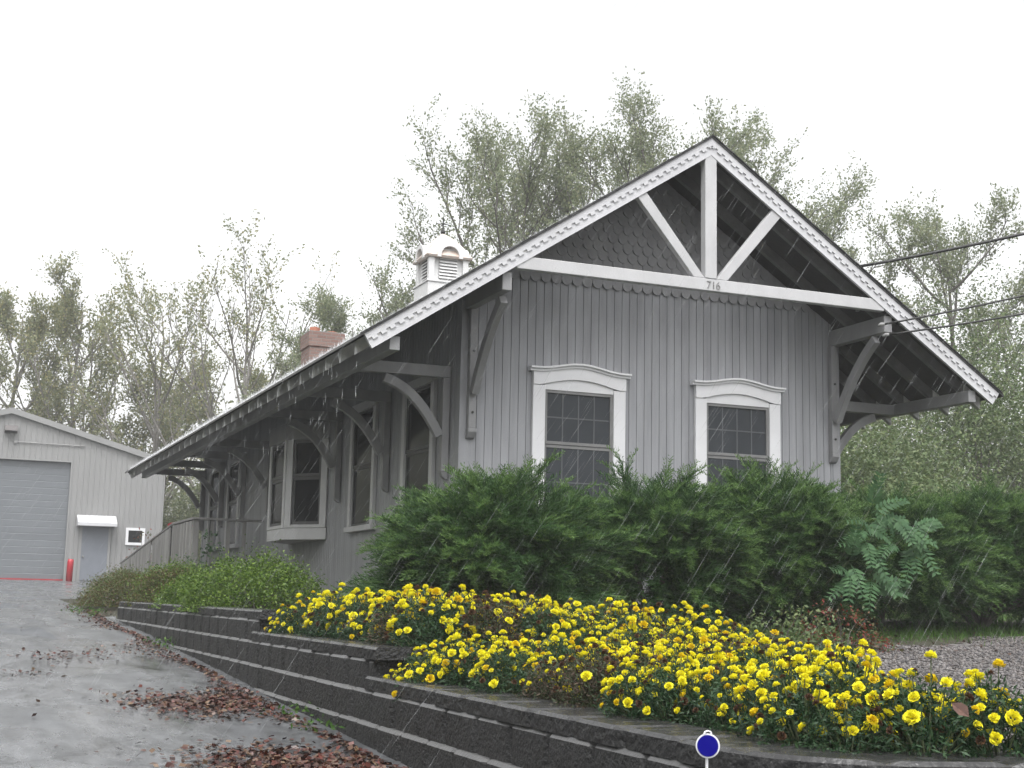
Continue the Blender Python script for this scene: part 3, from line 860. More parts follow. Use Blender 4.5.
for k in range(4):
    a = k * math.pi / 2; ca, sa = math.cos(a), math.sin(a)
    def rot(u, d, z): return (CXc + u * ca + d * sa, CYc + u * sa - d * ca, z)   # k=0 faces -Y
    dm = MB(); n = 12; ro, ri = .235, .165; zc = 5.72
    ou = [(-ro, 5.68)] + [(-ro * math.cos(math.pi * i / n), zc + ro * math.sin(math.pi * i / n)) for i in range(n + 1)] + [(ro, 5.68)]
    inn = [(-ri, 5.68)] + [(-ri * math.cos(math.pi * i / n), zc + ri * math.sin(math.pi * i / n)) for i in range(n + 1)] + [(ri, 5.68)]
    for i in range(len(ou) - 1):
        o0, o1, i0, i1 = ou[i], ou[i + 1], inn[i], inn[i + 1]
        vs = [rot(*o0[:1], .43, o0[1]), rot(o1[0], .43, o1[1]), rot(i1[0], .43, i1[1]), rot(i0[0], .43, i0[1]),
              rot(o0[0], .10, o0[1]), rot(o1[0], .10, o1[1]), rot(i1[0], .31, i1[1]), rot(i0[0], .31, i0[1])]
        dm.raw(vs, [(0, 1, 2, 3), (0, 4, 5, 1), (3, 2, 6, 7)])
    cb(dm, 'arched_hood', M['cupmetal'], smooth=False)
    lv = MB(); ri = .165
    # louvred opening: slats inside an arched frame
    pts = [(-ri, 5.31)] + [(-ri * math.cos(math.pi * i / n), zc + (ri - .01) * math.sin(math.pi * i / n)) for i in range(n + 1)] + [(ri, 5.31)]
    vs = [rot(u, .306, z) for u, z in pts]; lv.poly(vs)
    cb(lv, 'louvre_backing', M['galv'])
    lv = MB(); zz = 5.33
    while zz < 5.86:
        hw = ri if zz < zc else math.sqrt(max(0, ri * ri - (zz - zc) ** 2))
        if hw > .04:
            vs = [rot(-hw, .312, zz + .042), rot(hw, .312, zz + .042), rot(hw, .348, zz), rot(-hw, .348, zz),
                  rot(-hw, .312, zz + .030), rot(hw, .312, zz + .030), rot(hw, .348, zz - .010), rot(-hw, .348, zz - .010)]
            lv.raw(vs, [(0, 1, 2, 3), (7, 6, 5, 4), (3, 2, 6, 7), (0, 3, 7, 4), (1, 5, 6, 2)])
        zz += .056
    cb(lv, 'louvre_slats', M['cupmetal'])
mb = MB(); mb.tube([(CXc, CYc, 6.19), (CXc, CYc, 6.50)], .012, 8)
mb.lathe((CXc, CYc, 6.24), [(.012, -.04), (.04, -.02), (.045, 0), (.03, .03), (.012, .05)], 10)
mb.beam((CXc - .12, CYc, 6.38), (CXc + .12, CYc, 6.38), .01, .012); mb.beam((CXc, CYc - .12, 6.38), (CXc, CYc + .12, 6.38), .01, .012)
cb(mb, 'weathervane', M['iron'])

# chimney
chm = empty('chimney', (1.95, 13.9, 4.4), parent=depot); D(chm)
def chp(mb, nm, m):
    o = mb.build(nm, m, chm); o.location = (0, 0, 0); o.matrix_parent_inverse = Matrix.Identity(4); return o
mb = MB(); mb.box(-.36, .36, -.36, .36, 0, .78); mb.box(-.385, .385, -.385, .385, .60, .90); chp(mb, 'brick_stack', M['brick'])
mb = MB(); mb.box(-.37, .37, -.37, .37, .90, .925); chp(mb, 'mortar_cap', M['concrete'])
for x in (-.19, .19):
    mb = MB(); mb.lathe((x, -.05, .9), [(.11, 0), (.11, .15 if x < 0 else .09), (.085, .15 if x < 0 else .09), (.085, .03)], 4); chp(mb, 'flue_pot', M['fluepot'])

# water running off the eave
mb = MB()
for k in range(130):
    y = random.uniform(YF, YB); z = 2.38 - random.random() ** 2 * .8; L = random.uniform(.04, .13)
    x = -XE - .03 + random.uniform(-.02, .02)
    mb.tube([(x, y, z), (x + .002, y, z - L / 2), (x, y, z - L)], [.0005, .0018, .0012], 4)
def water():
    m, nt, b = nodes('rain_water'); b.inputs['Base Color'].default_value = (.8, .82, .84, 1); b.inputs['Roughness'].default_value = .1
    b.inputs['Alpha'].default_value = .42
    return m
M['water'] = water()
tag(mb.build('eave_drips', M['water']), kind='stuff')

# splashes where the rain hits the roof
rg = np.random.default_rng(31); n = 14000
sx_ = rg.uniform(-1.5, 2.5, n); sx_ = -1.5 + 4 * rg.uniform(size=n) ** 1.6; sy_ = YF + .3 + (YB - YF - .3) * rg.uniform(size=n) ** .75
P0 = np.stack([sx_, sy_, ZR - SL * np.abs(sx_ - W / 2) + .004], 1)
hh_ = rg.uniform(.012, .08, n)[:, None]; dr = rg.normal(size=(n, 3)) * .4; dr[:, 2] = 1
a_ = rg.uniform(0, 6.28, n); sd0 = np.stack([np.cos(a_), np.sin(a_), 0 * a_], 1) * .003; sd1 = np.stack([-np.sin(a_), np.cos(a_), 0 * a_], 1) * .003
V = np.stack([P0 - sd0, P0 + sd0, P0 + sd1, P0 + dr * hh_], 1).reshape(-1, 3)
F = (np.array([[0, 1, 3], [1, 2, 3], [2, 0, 3]])[None] + (np.arange(n) * 4)[:, None, None]).reshape(-1, 3)
tag(np_mesh('roof_splashes', V, F, M['water']), kind='stuff')

# ------------------------------------------------------------------ deck, ramp and railing
ramp = empty('ramp_railing', (-.6, 12, .1), 0, 'weathered wooden ramp and board railing beside the depot long wall', 'ramp')
def rp_(mb, nm, m=None, bev=0):
    o = mb.build(nm, m or M['deck'], ramp, False, bev); o.matrix_parent_inverse = ramp.matrix_basis.inverted(); return o
XR = -1.18
def rail_z(y): return 1.13 if y < 12.1 else 1.13 - (y - 12.1) * .081
YEND = 19.6
mb = MB(); mb.box(XR - .03, -.16, 9.85, 12.1, .10, .16)
mb.raw([(XR - .03, 12.1, .16), (-.16, 12.1, .16), (-.16, YEND, .16 - .081 * (YEND - 12.1)), (XR - .03, YEND, .16 - .081 * (YEND - 12.1)),
        (XR - .03, 12.1, .10), (-.16, 12.1, .10), (-.16, YEND, .10 - .081 * (YEND - 12.1)), (XR - .03, YEND, .10 - .081 * (YEND - 12.1))],
       [(0, 1, 2, 3), (7, 6, 5, 4), (0, 3, 7, 4), (1, 5, 6, 2), (3, 2, 6, 7)])
rp_(mb, 'ramp_floor')
mb = MB(); mb.beam((XR, 9.82, 1.115), (XR, 12.1, 1.115), .13, .04); rp_(mb, 'handrail', bev=.004)
mb = MB(); mb.beam((XR, 12.1, 1.115), (XR, YEND, 1.115 - .081 * (YEND - 12.1)), .13, .04); rp_(mb, 'handrail', bev=.004)
mb = MB(); mb.beam((XR - .05, 9.88, 1.113), (-.03, 9.88, 1.113), .10, .04); rp_(mb, 'handrail', bev=.004)
for y in (9.9, 12.1, 14.6, 17.1, 19.5):
    mb = MB(); mb.box(XR - .05, XR + .05, y - .05, y + .05, gz(XR, y) - .05, rail_z(y) - .04); rp_(mb, 'railing_post', bev=.004)
y = 10.02; first = None; cnt = 0
while y < 19.35 and cnt < 95:
    if min(abs(y - q) for q in (12.1, 14.6, 17.1)) > .11:
        mb = MB(); zt = rail_z(y) - .05; zb = max(zt - 1.15, gz(XR, y) + .05)
        jx = random.uniform(-.004, .004)
        mb.box(XR - .07 + jx, XR - .048 + jx, y - .058, y + .058, zb, zt - random.uniform(0, .02)); rp_(mb, 'railing_board')
        cnt += 1
    y += .145
for x in (-.9, -.62, -.34):
    mb = MB(); mb.box(x - .03, x + .03, 9.86, 9.90, -.25, 1.09); rp_(mb, 'railing_baluster')

# ------------------------------------------------------------------ garage
GY, GX, GH = 41.0, -2.97, 6.52
GE, GS = 5.82, .282
def gr(x): return GH - GS * abs(x - GX)
gar = empty('garage_building', (GX, GY, .2), 0, 'pale ribbed metal garage with big roll-up door at the end of the driveway', 'garage')
def G(mb, nm, m, bev=0, parent=None):
    o = mb.build(nm, m, parent or gar, False, bev)
    if parent is None: o.matrix_parent_inverse = gar.matrix_basis.inverted()
    return o
mb = MB(); x = GX - GE; DX0, DX1, DZ = GX - 2.3, -.70, 4.70
edges = []
while x < GX + GE - 1e-3:
    for (a, d) in ((0, 0), (.13, 0), (.145, -.016), (.175, -.016), (.19, 0)):
        if x + a <= GX + GE: edges.append((x + a, d))
    x += .20
edges.append((GX + GE, 0))
def base_z(x): return DZ if DX0 < x < DX1 else .0
brk = sorted(set([e[0] for e in edges] + [DX0, DX1]))
def off(x): return float(np.interp(x, [e[0] for e in edges], [e[1] for e in edges]))
for a, b in zip(brk[:-1], brk[1:]):
    if b - a < 1e-4: continue
    zb = DZ if DX0 - 1e-4 < (a + b) / 2 < DX1 else 0
    pieces = [(a, b)] if not (a < GX < b) else [(a, GX), (GX, b)]
    for p, q in pieces:
        mb.poly([(p, GY + off(p), zb), (q, GY + off(q), zb), (q, GY + off(q), gr(q)), (p, GY + off(p), gr(p))])
for sx in (-1, 1):
    xx = GX + sx * GE
    mb.poly([(xx, GY, 0), (xx, GY + 18, 0), (xx, GY + 18, gr(xx)), (xx, GY, gr(xx))])
mb.poly([(GX - GE, GY + 18, 0), (GX + GE, GY + 18, 0), (GX + GE, GY + 18, gr(GX + GE)), (GX, GY + 18, GH), (GX - GE, GY + 18, gr(GX - GE))])
G(mb, 'metal_wall', M['metal'])
for sx in (-1, 1):
    xx = GX + sx * (GE + .1)
    mb = MB(); mb.prism([(GX, GH + .1), (xx, gr(xx) + .1), (xx, gr(xx) + .02), (GX, GH + .02)], GY - .12, GY + 18.1, 'y'); rf = G(mb, 'metal_roof', M['galv'])
    mb = MB(); mb.prism([(GX, GH + .12), (xx, gr(xx) + .12), (xx, gr(xx) - .10), (GX, GH - .10)], GY - .16, GY - .122, 'y'); G(mb, 'gable_trim', M['metal'])
mb = MB()
for k in range(18):
    z0 = .24 + k * (DZ - .24) / 18; z1 = z0 + (DZ - .24) / 18
    mb.poly([(DX0 - .05, GY + .142, z0), (DX1 + .05, GY + .142, z0), (DX1 + .05, GY + .14, z1 - .03), (DX0 - .05, GY + .14, z1 - .03)])
    mb.poly([(DX0 - .05, GY + .14, z1 - .03), (DX1 + .05, GY + .14, z1 - .03), (DX1 + .05, GY + .148, z1 - .018), (DX0 - .05, GY + .148, z1 - .018)])
    mb.poly([(DX0 - .05, GY + .148, z1 - .018), (DX1 + .05, GY + .148, z1 - .018), (DX1 + .05, GY + .142, z1), (DX0 - .05, GY + .142, z1)])
gd = G(mb, 'rollup_door', M['gdoor'])
mb = MB(); mb.box(DX0, DX1, GY + .08, GY + .128, .23, .275); mb.build('bottom_seal', M['red'], gd).matrix_parent_inverse = gar.matrix_basis.inverted() if False else Matrix.Identity(4)
mb = MB(); mb.box(DX0 - .05, DX0, GY - .03, GY + .2, .0, DZ + .04); mb.box(DX1, DX1 + .05, GY - .03, GY + .2, .0, DZ + .04); mb.box(DX0, DX1, GY - .03, GY + .2, DZ, DZ + .04)
G(mb, 'door_trim', M['galv'])
mb = MB(); mb.box(-.13, .84, GY - .06, GY - .028, .25, 2.28); pd = G(mb, 'side_door', M['pdoor'])
mb = MB(); mb.lathe((-.05, GY - .09, 1.15), [(.03, -.03), (.04, 0), (.03, .03)], 10); mb.build('door_knob', M['galv'], pd)
mb = MB(); mb.box(-.22, -.13, GY - .09, GY - .027, .2, 2.34); mb.box(.84, .93, GY - .09, GY - .027, .2, 2.34); mb.box(-.13, .84, GY - .09, GY - .027, 2.28, 2.34); G(mb, 'side_door_frame', M['metal'])
mb = MB(); mb.prism([(GY - .03, 2.72), (GY - .60, 2.42), (GY - .60, 2.30), (GY - .57, 2.30), (GY - .57, 2.40), (GY - .03, 2.66)], -.36, 1.08, 'x')
for xx in (-.36, 1.06): mb.prism([(GY - .03, 2.66), (GY - .57, 2.40), (GY - .57, 2.30), (GY - .03, 2.30)], xx, xx + .02, 'x')
for xx in (0, .36, .72): mb.prism([(GY - .03, 2.735), (GY - .60, 2.435), (GY - .60, 2.42), (GY - .03, 2.72)], xx - .012, xx + .012, 'x')
G(mb, 'door_canopy', M['rake'])
mb = MB(); wx0, wx1, wz0, wz1 = 1.48, 2.20, 1.64, 2.30
for b in ((wx0, wx1, wz0, wz0 + .1), (wx0, wx1, wz1 - .1, wz1), (wx0, wx0 + .1, wz0 + .1, wz1 - .1), (wx1 - .1, wx1, wz0 + .1, wz1 - .1)):
    mb.box(b[0], b[1], GY - .08, GY - .027, b[2], b[3])
wf = G(mb, 'window_frame', M['trim'])
mb = MB(); mb.box(wx0 + .09, wx1 - .09, GY - .05, GY - .03, wz0 + .09, wz1 - .09); mb.build('pane', M['glass'], wf)
mb = MB(); mb.prism([(GY - .03, 5.95), (GY - .25, 5.95), (GY - .32, 5.75), (GY - .03, 5.68)], -3.18, -2.73, 'x'); fl = G(mb, 'floodlight', M['lampbrown'])
mb = MB(); mb.box(-3.12, -2.79, GY - .30, GY - .10, 5.70, 5.712); mb.build('lamp_lens', M['glass'], fl)
mb = MB(); mb.tube([(-2.96, GY - .05, 5.70), (-2.96, GY - .05, 5.52), (-2.90, GY - .05, 5.42), (-2.75, GY - .05, 5.36), (-.25, GY - .05, 5.34)], .02, 6); mb.box(-2.82, -2.70, GY - .08, GY - .03, 5.31, 5.42)
G(mb, 'conduit', M['galv'])
# bollard
mb = MB(); mb.tube([(-.58, 40.05, .05), (-.56, 40.05, .9), (-.55, 40.05, 1.02)], [.115, .115, .10], 14)
bo = mb.build('bollard', M['red'], None, True); tag(bo, 'red steel bollard standing between the roll-up door and side door', 'bollard')
# red lidded bin behind the ramp railing
bn = empty('waste_bin', (-.80, 13.9, .02), 0, 'red lidded bin just showing behind the ramp railing', 'bin')
mb = MB(); mb.lathe((0, 0, 0), [(.20, 0), (.23, 1.12)], 4); mb.build('bin_body', M['dark'], bn)
mb = MB(); mb.lathe((0, 0, 1.12), [(.25, 0), (.255, .05), (.2, .085), (.05, .1)], 4); mb.build('lid', M['red'], bn)

# ------------------------------------------------------------------ driveway marker
mk = empty('driveway_marker', (-3.13, -10.82, gz(-3.13, -10.82)), 0, 'round blue reflector with white rim on a thin white stake', 'marker')
zc = -.615 - gz(-3.13, -10.82)
mb = MB(); mb.tube([(0, .006, -.05), (0, .006, zc + .02)], .0045, 8); mb.build('stake', M['trim'], mk)
vd = Vector((-2.25, -3.85, .4)).normalized()
def disc(nm, r0, r1, d0, d1, m, bevel=0):
    mb = MB(); u = Vector((-vd.y, vd.x, 0)).normalized(); w = vd.cross(u)
    c = Vector((0, 0, zc)); n = 32; v0 = []
    for d, r in ((d0, r1), (d1, r1 * .97)):
        for i in range(n):
            a = 2 * math.pi * i / n; v0.append(c + vd * d + (u * math.cos(a) + w * math.sin(a)) * r)
    fs = [tuple(range(n))[::-1], tuple(range(n, 2 * n))] + [(i, (i + 1) % n, n + (i + 1) % n, n + i) for i in range(n)]
    mb.raw(v0, fs); return mb.build(nm, m, mk)
disc('rim', 0, .0375, -.006, .004, M['trim']); disc('reflector', 0, .0325, .004, .008, M['blue'])
mb = MB(); mb.tube([(-.013, 0, zc + .035), (-.010, 0, zc + .042), (0, 0, zc + .045), (.010, 0, zc + .042), (.013, 0, zc + .035)], .003, 6); mb.build('hanging_tab', M['trim'], mk)

# ------------------------------------------------------------------ overhead cables
def cable(p, q, sag, r, label, hardware):
    e = empty('overhead_cable', q, 0, label, 'cable', 'service cables reaching the depot gable')
    pts = []
    for i in range(25):
        t = i / 24; v = Vector(p).lerp(Vector(q), t) - Vector((0, 0, sag * 4 * t * (1 - t))) - Vector(q); pts.append(v)
    mb = MB(); mb.tube(pts, r, 6); mb.build('cable', M['iron'], e, True)
    mb = MB(); mb.tube([(0, 0, 0), (-.03, .03, 0), (-.06, .05, -.02)], [r * 1.5, r * 2, r * 1.2], 8); mb.build('clamp', M['galv'], e, True)
cable((7.19 + 2.5, -3.1 - .6, 5.30), (5.03, -.6, 4.02), .10, .019, 'thick black twisted cable coming in above the right roof slope', 1)
cable((7.24 + 2.5, -3.02 - .6, 4.62), (W - .21, -1.245, 3.16), .10, .012, 'upper of the two thin black cables crossing the right rake board', 1)
cable((7.27 + 2.5, -2.97 - .6, 4.22), (W - .15, -1.245, 3.04), .10, .012, 'lower of the two thin black cables crossing the right rake board', 1)
mb = MB(); mb.tube([(5.0, -.57, 3.45), (5.0, -.57, 4.05)], .025, 8); mb.tube([(5.0, -.57, 4.05), (5.0, -.57, 4.09)], [.035, .02], 8)
part(mb, 'service_mast', M['galv'])

# ------------------------------------------------------------------ plants
def unit(a): return a / np.maximum(np.linalg.norm(a, axis=-1, keepdims=True), 1e-9)
def leaf_quads(P, size, rg, aspect=.45, up=0.0, along=None):
    """diamond leaves at points P; each is one 4-vertex island, slightly folded"""
    n = len(P)
    size = np.broadcast_to(size, (n,)) * rg.uniform(.65, 1.25, n)
    nrm = unit(rg.normal(size=(n, 3)) + np.array([0, 0, up]))
    a = rg.normal(size=(n, 3)) if along is None else along + rg.normal(size=(n, 3)) * .5
    a = unit(a - nrm * (a * nrm).sum(1, keepdims=True)); b = np.cross(nrm, a)
    s = size[:, None]
    V = np.stack([P, P + a * s * .45 + b * s * aspect * .5 + nrm * s * .06, P + a * s, P + a * s * .45 - b * s * aspect * .5 + nrm * s * .06], 1).reshape(-1, 3)
    return V, np.arange(4 * n).reshape(n, 4)

def join(parts):
    Vs, Fs, Ms, o = [], [], [], 0
    for p in parts:
        V, F = p[0], p[1]; Vs.append(V); Fs.append(F + o); o += len(V)
        Ms.append(np.full(len(F), p[2] if len(p) > 2 else 0))
    return np.concatenate(Vs), np.concatenate(Fs), np.concatenate(Ms)

# --- leaf colours
M['lf_tree'] = leafmat('haze_paled_tree_leaves', [(.155, .195, .105), (.205, .245, .14), (.25, .28, .165), (.29, .30, .17)], .45, .5)  # leaf greens paled to put distance haze into the colour
M['lf_autumn'] = leafmat('haze_paled_yellowing_leaves', [(.17, .20, .105), (.215, .24, .13), (.265, .275, .14), (.33, .295, .14)], .45, .5)  # yellowing leaves, also paled to stand for distance haze
M['lf_dark'] = leafmat('dark_shrub_leaves', [(.07, .115, .04), (.10, .15, .055), (.13, .18, .07), (.165, .195, .08)], .5, .3)
M['lf_azalea'] = leafmat('fresh_green_small_leaves', [(.042, .090, .011), (.075, .145, .017), (.12, .20, .026), (.175, .255, .042)], .45, .3)
M['lf_brown'] = leafmat('brown_green_small_leaves', [(.11, .055, .03), (.06, .10, .02), (.095, .14, .03), (.14, .075, .038), (.08, .12, .024)], .5, .25)
M['lf_jun'] = leafmat('juniper_needles', [(.018, .052, .016), (.032, .080, .023), (.052, .118, .032), (.078, .155, .042)], .5, .3)
M['lf_jtip'] = leafmat('juniper_new_tips', [(.068, .142, .036), (.102, .19, .048), (.15, .245, .07)], .5, .3)
M['lf_mari'] = leafmat('marigold_leaves', [(.016, .045, .018), (.025, .065, .024), (.04, .085, .03)], .5, .2)
M['lf_marib'] = leafmat('withered_marigold_leaves', [(.06, .045, .03), (.09, .06, .04), (.035, .05, .02), (.05, .07, .03)], .6, .2)
M['bloom2'] = leafmat('ageing_marigold_petals', [(.78, .60, .012), (.82, .66, .014), (.74, .52, .015)], .6, .15, .25)
M['bloom'] = leafmat('yellow_marigold_petals', [(.83, .73, .016), (.88, .81, .028), (.90, .87, .05)], .55, .15, .25)
M['spent'] = leafmat('spent_flower_brown', [(.05, .022, .014), (.09, .04, .02), (.16, .09, .04)], .7, .1)
M['lf_ail'] = leafmat('blue_green_leaflets', [(.036, .088, .036), (.054, .12, .048), (.078, .155, .066)], .6, .3, .25)
M['lf_red'] = leafmat('reddish_leaves', [(.22, .03, .02), (.16, .04, .025), (.07, .08, .03), (.05, .08, .025)], .5, .25)
M['lf_grass'] = leafmat('grass_blades', [(.04, .10, .015), (.06, .14, .02), (.10, .18, .035)], .5, .3)
M['lf_litter'] = leafmat('fallen_leaf_browns', [(.022, .009, .006), (.045, .013, .010), (.075, .026, .016), (.11, .058, .032), (.04, .016, .010), (.17, .11, .065), (.024, .010, .009), (.12, .028, .018), (.05, .02, .014)], .35, .05, .5)
M['pebble'] = leafmat('grey_pebbles', [(.045, .042, .043), (.08, .074, .076), (.13, .118, .116), (.20, .185, .18), (.095, .08, .07), (.06, .054, .058)], .4, 0, .5)

# --- trees
def tree_meshes(seed, H, RAD, first=.28, n_limb=9, n_sub=7, n_twig=7, leaves=26, leaf=.15, upness=1.0, keep=1.0, lean=(0, 0), trunk_r=None, clump=.16, topless=False):
    rg = np.random.default_rng(seed); mb = MB(); anchors = []
    tr = trunk_r or H * .014
    n = 9; pts = []
    wob = np.cumsum(rg.normal(size=(n + 1, 2)) * H * .006, 0)
    for i in range(n + 1):
        t = i / n; pts.append(Vector((wob[i][0] + lean[0] * t * t, wob[i][1] + lean[1] * t * t, H * .9 * t - .3 * (i == 0))))
    mb.tube(pts, [tr * (1.25 if i == 0 else 1 - .86 * i / n) for i in range(n + 1)], 8)
    def at(t):
        f = t * n; i = min(int(f), n - 1); return pts[i].lerp(pts[i + 1], f - i)
    def curve(p, d, L, k, bend, jit):
        out = [p]; d = Vector(d).normalized()
        for i in range(k):
            d = (d + Vector((0, 0, bend)) + Vector(rg.normal(size=3) * jit)).normalized()
            out.append(out[-1] + d * (L / k))
        return out
    segs = []
    az0 = rg.uniform(0, 6.28)
    for i in range(n_limb):
        t = first + (1 - first) * .93 * (i + rg.uniform(0, .7)) / n_limb
        az = az0 + i * 2.39996 + rg.normal() * .3
        rel = (t - first) / (1 - first)
        L = RAD * (1.25 - .75 * rel) * rg.uniform(.85, 1.15)
        el = R(rg.uniform(32, 58)) * upness
        d = (math.cos(az) * math.cos(el), math.sin(az) * math.cos(el), math.sin(el))
        lim = curve(at(t), d, L, 6, .07 * upness, .08)
        r0 = tr * (.55 - .3 * rel)
        mb.tube(lim, [r0 * (1 - .8 * j / 6) for j in range(7)], 6, cap=False)
        for k in range(n_sub):
            u = .25 + .75 * (k + rg.uniform(0, .8)) / n_sub
            f = min(u, .999) * 6; j = int(f); p = lim[j].lerp(lim[j + 1], f - j)
            dl = (lim[j + 1] - lim[j]).normalized()
            rv = Vector(unit(rg.normal(size=3))); rv = (rv - dl * rv.dot(dl)).normalized()
            ds = (dl * .75 + rv * .8 + Vector((0, 0, .35 * upness)))
            sub = curve(p, ds, L * .38 * rg.uniform(.7, 1.2) * (1.2 - .5 * u), 4, .10 * upness, .12)
            rs = max(.012, r0 * .35)
            mb.tube(sub, [rs, rs * .8, rs * .6, rs * .4, rs * .2], 4, cap=False)
            for q in range(n_twig):
                uu = .15 + .85 * (q + rg.uniform(0, .9)) / n_twig
                ff = min(uu, .999) * 4; jj = int(ff); pp = sub[jj].lerp(sub[jj + 1], ff - jj)
                d2 = (sub[jj + 1] - sub[jj]).normalized(); rv = Vector(unit(rg.normal(size=3)))
                tw = curve(pp, d2 * .7 + rv * .7 + Vector((0, 0, .4 * upness)), RAD * .16 * rg.uniform(.6, 1.3), 2, .1, .1)
                if rg.random() < .55: mb.tube(tw, [rs * .35, rs * .25, rs * .12], 3, cap=False)
                if rg.random() < keep: segs.append((tw[0], tw[2]))
    A = np.array([[*a] for a, b in segs]); B = np.array([[*b] for a, b in segs])
    m = len(A); t = rg.uniform(.1, 1.1, (m, leaves, 1))
    Pp = A[:, None] + (B - A)[:, None] * t + rg.normal(size=(m, leaves, 3)) * clump
    cnt = rg.integers(int(leaves * .4), leaves + 1, m)
    msk = np.arange(leaves)[None] < cnt[:, None]
    al = np.repeat(unit(B - A)[:, None], leaves, 1)[msk]
    V, F = leaf_quads(Pp[msk], leaf, rg, .55, .3, al)
    return mb, V, F

def put_tree(name, loc, label, cat, seed, leafm, bark, rz=0, group=None, **kw):
    e = empty(name, loc, rz, label, cat, group)
    mb, V, F = tree_meshes(seed, **kw)
    mb.build('trunk', M[bark], e, True)
    np_mesh('crown', V, F, M[leafm], e)
    return e
def tz(x, y): return gz(x, y) - .05
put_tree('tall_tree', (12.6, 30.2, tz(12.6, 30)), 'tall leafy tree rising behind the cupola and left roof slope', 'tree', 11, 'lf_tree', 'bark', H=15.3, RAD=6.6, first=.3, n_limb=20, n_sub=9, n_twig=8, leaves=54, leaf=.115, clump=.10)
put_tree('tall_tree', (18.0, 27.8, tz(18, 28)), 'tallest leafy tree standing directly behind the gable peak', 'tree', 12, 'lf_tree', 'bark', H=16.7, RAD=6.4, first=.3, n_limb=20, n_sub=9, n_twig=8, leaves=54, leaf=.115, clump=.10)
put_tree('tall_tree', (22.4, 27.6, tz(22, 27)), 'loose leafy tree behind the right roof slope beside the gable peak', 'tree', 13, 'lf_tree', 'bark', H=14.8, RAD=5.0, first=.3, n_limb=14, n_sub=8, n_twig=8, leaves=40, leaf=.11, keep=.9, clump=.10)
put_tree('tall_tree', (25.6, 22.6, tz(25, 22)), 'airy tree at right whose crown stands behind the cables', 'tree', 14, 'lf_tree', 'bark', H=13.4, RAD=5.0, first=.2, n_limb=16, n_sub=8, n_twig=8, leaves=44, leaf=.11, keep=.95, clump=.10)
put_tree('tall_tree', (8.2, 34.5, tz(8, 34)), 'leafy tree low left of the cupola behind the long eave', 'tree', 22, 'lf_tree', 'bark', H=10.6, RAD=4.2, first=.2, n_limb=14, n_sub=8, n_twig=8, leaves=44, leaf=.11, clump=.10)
put_tree('bare_tree', (6.4, 43.4, tz(6, 43)), 'half bare tree with thin spreading limbs above the brick chimney', 'tree', 15, 'lf_autumn', 'bark2', H=12.9, RAD=7.0, first=.12, n_limb=17, n_sub=7, n_twig=5, leaves=34, leaf=.15, keep=.36, clump=.12, trunk_r=.16, upness=1.15)
put_tree('bare_tree', (3.2, 47.2, tz(3, 47)), 'thinly leaved tree with forked grey limbs between chimney and garage roof', 'tree', 16, 'lf_autumn', 'bark2', H=13.2, RAD=5.4, first=.14, n_limb=11, n_sub=7, n_twig=6, leaves=34, leaf=.15, keep=.6, clump=.12, trunk_r=.17, upness=1.15)
put_tree('leafy_tree', (.6, 51.8, tz(0, 51)), 'leafy yellow-green tree rising right behind the garage ridge', 'tree', 17, 'lf_autumn', 'bark2', H=13.8, RAD=4.8, first=.22, n_limb=12, n_sub=8, n_twig=7, leaves=38, leaf=.15, keep=.8, clump=.13, upness=1.1)
put_tree('leafy_tree', (-2.7, 53, tz(-3, 53)), 'dense tree over the garage roof at the left edge', 'tree', 18, 'lf_autumn', 'bark2', H=13.6, RAD=4.4, first=.25, n_limb=12, n_sub=8, n_twig=7, leaves=38, leaf=.15, clump=.14, upness=1.1)
put_tree('leafy_tree', (-7.0, 53, tz(-7, 53)), 'tree behind the far left end of the garage roof', 'tree', 19, 'lf_autumn', 'bark2', H=13.5, RAD=4.2, first=.25, n_limb=12, n_sub=7, n_twig=7, leaves=38, leaf=.15, clump=.14)
put_tree('leafy_tree', (9.6, 49, tz(9, 49)), 'pale yellow-green bushy tree low behind the left eave', 'tree', 20, 'lf_autumn', 'bark2', H=10.5, RAD=4.6, first=.12, n_limb=13, n_sub=8, n_twig=7, leaves=38, leaf=.15, clump=.16)
put_tree('leafy_tree', (4.6, 52, tz(4, 52)), 'lower bushy tree filling the gap right of the garage', 'tree', 21, 'lf_autumn', 'bark2', H=9.8, RAD=4.4, first=.10, n_limb=13, n_sub=8, n_twig=7, leaves=38, leaf=.15, clump=.16)

# --- clumpy shrubs and undergrowth
def bush_mesh(seed, rx, ry, rz, n_clump, per, leaf, spread=.16, lump=.18, aspect=.5, twigs=30):
    rg = np.random.default_rng(seed)
    d = unit(rg.normal(size=(n_clump, 3))); d[:, 2] = np.abs(d[:, 2]) * 1.0 - .12
    rad = rg.uniform(.5, 1.0, (n_clump, 1)) ** .5 * (1 + rg.normal(size=(n_clump, 1)) * lump)
    C = d * rad * np.array([rx, ry, rz]); C[:, 2] = np.maximum(C[:, 2], .04)
    s = spread * min(rx, rz) * rg.uniform(.6, 1.3, (n_clump, 1, 1))
    P = (C[:, None] + rg.normal(size=(n_clump, per, 3)) * s).reshape(-1, 3); P[:, 2] = np.maximum(P[:, 2], .02)
    V, F = leaf_quads(P, leaf, rg, aspect, 1.1)
    mb = MB()
    for i in range(min(twigs, n_clump)):
        c = Vector(C[i]); mb.tube([(c.x * .08, c.y * .08, -.03), (c.x * .45, c.y * .45, c.z * .62), tuple(c)], [.018 * rx, .012 * rx, .004 * rx], 4, cap=False)
    return mb, V, F
def put_bush(name, loc, label, cat, seed, leafm, group=None, yaw=0, **kw):
    e = empty(name, loc, yaw, label, cat, group)
    mb, V, F = bush_mesh(seed, **kw)
    mb.build('branches', M['bark'], e, True); np_mesh('foliage', V, F, M[leafm], e)
    return e
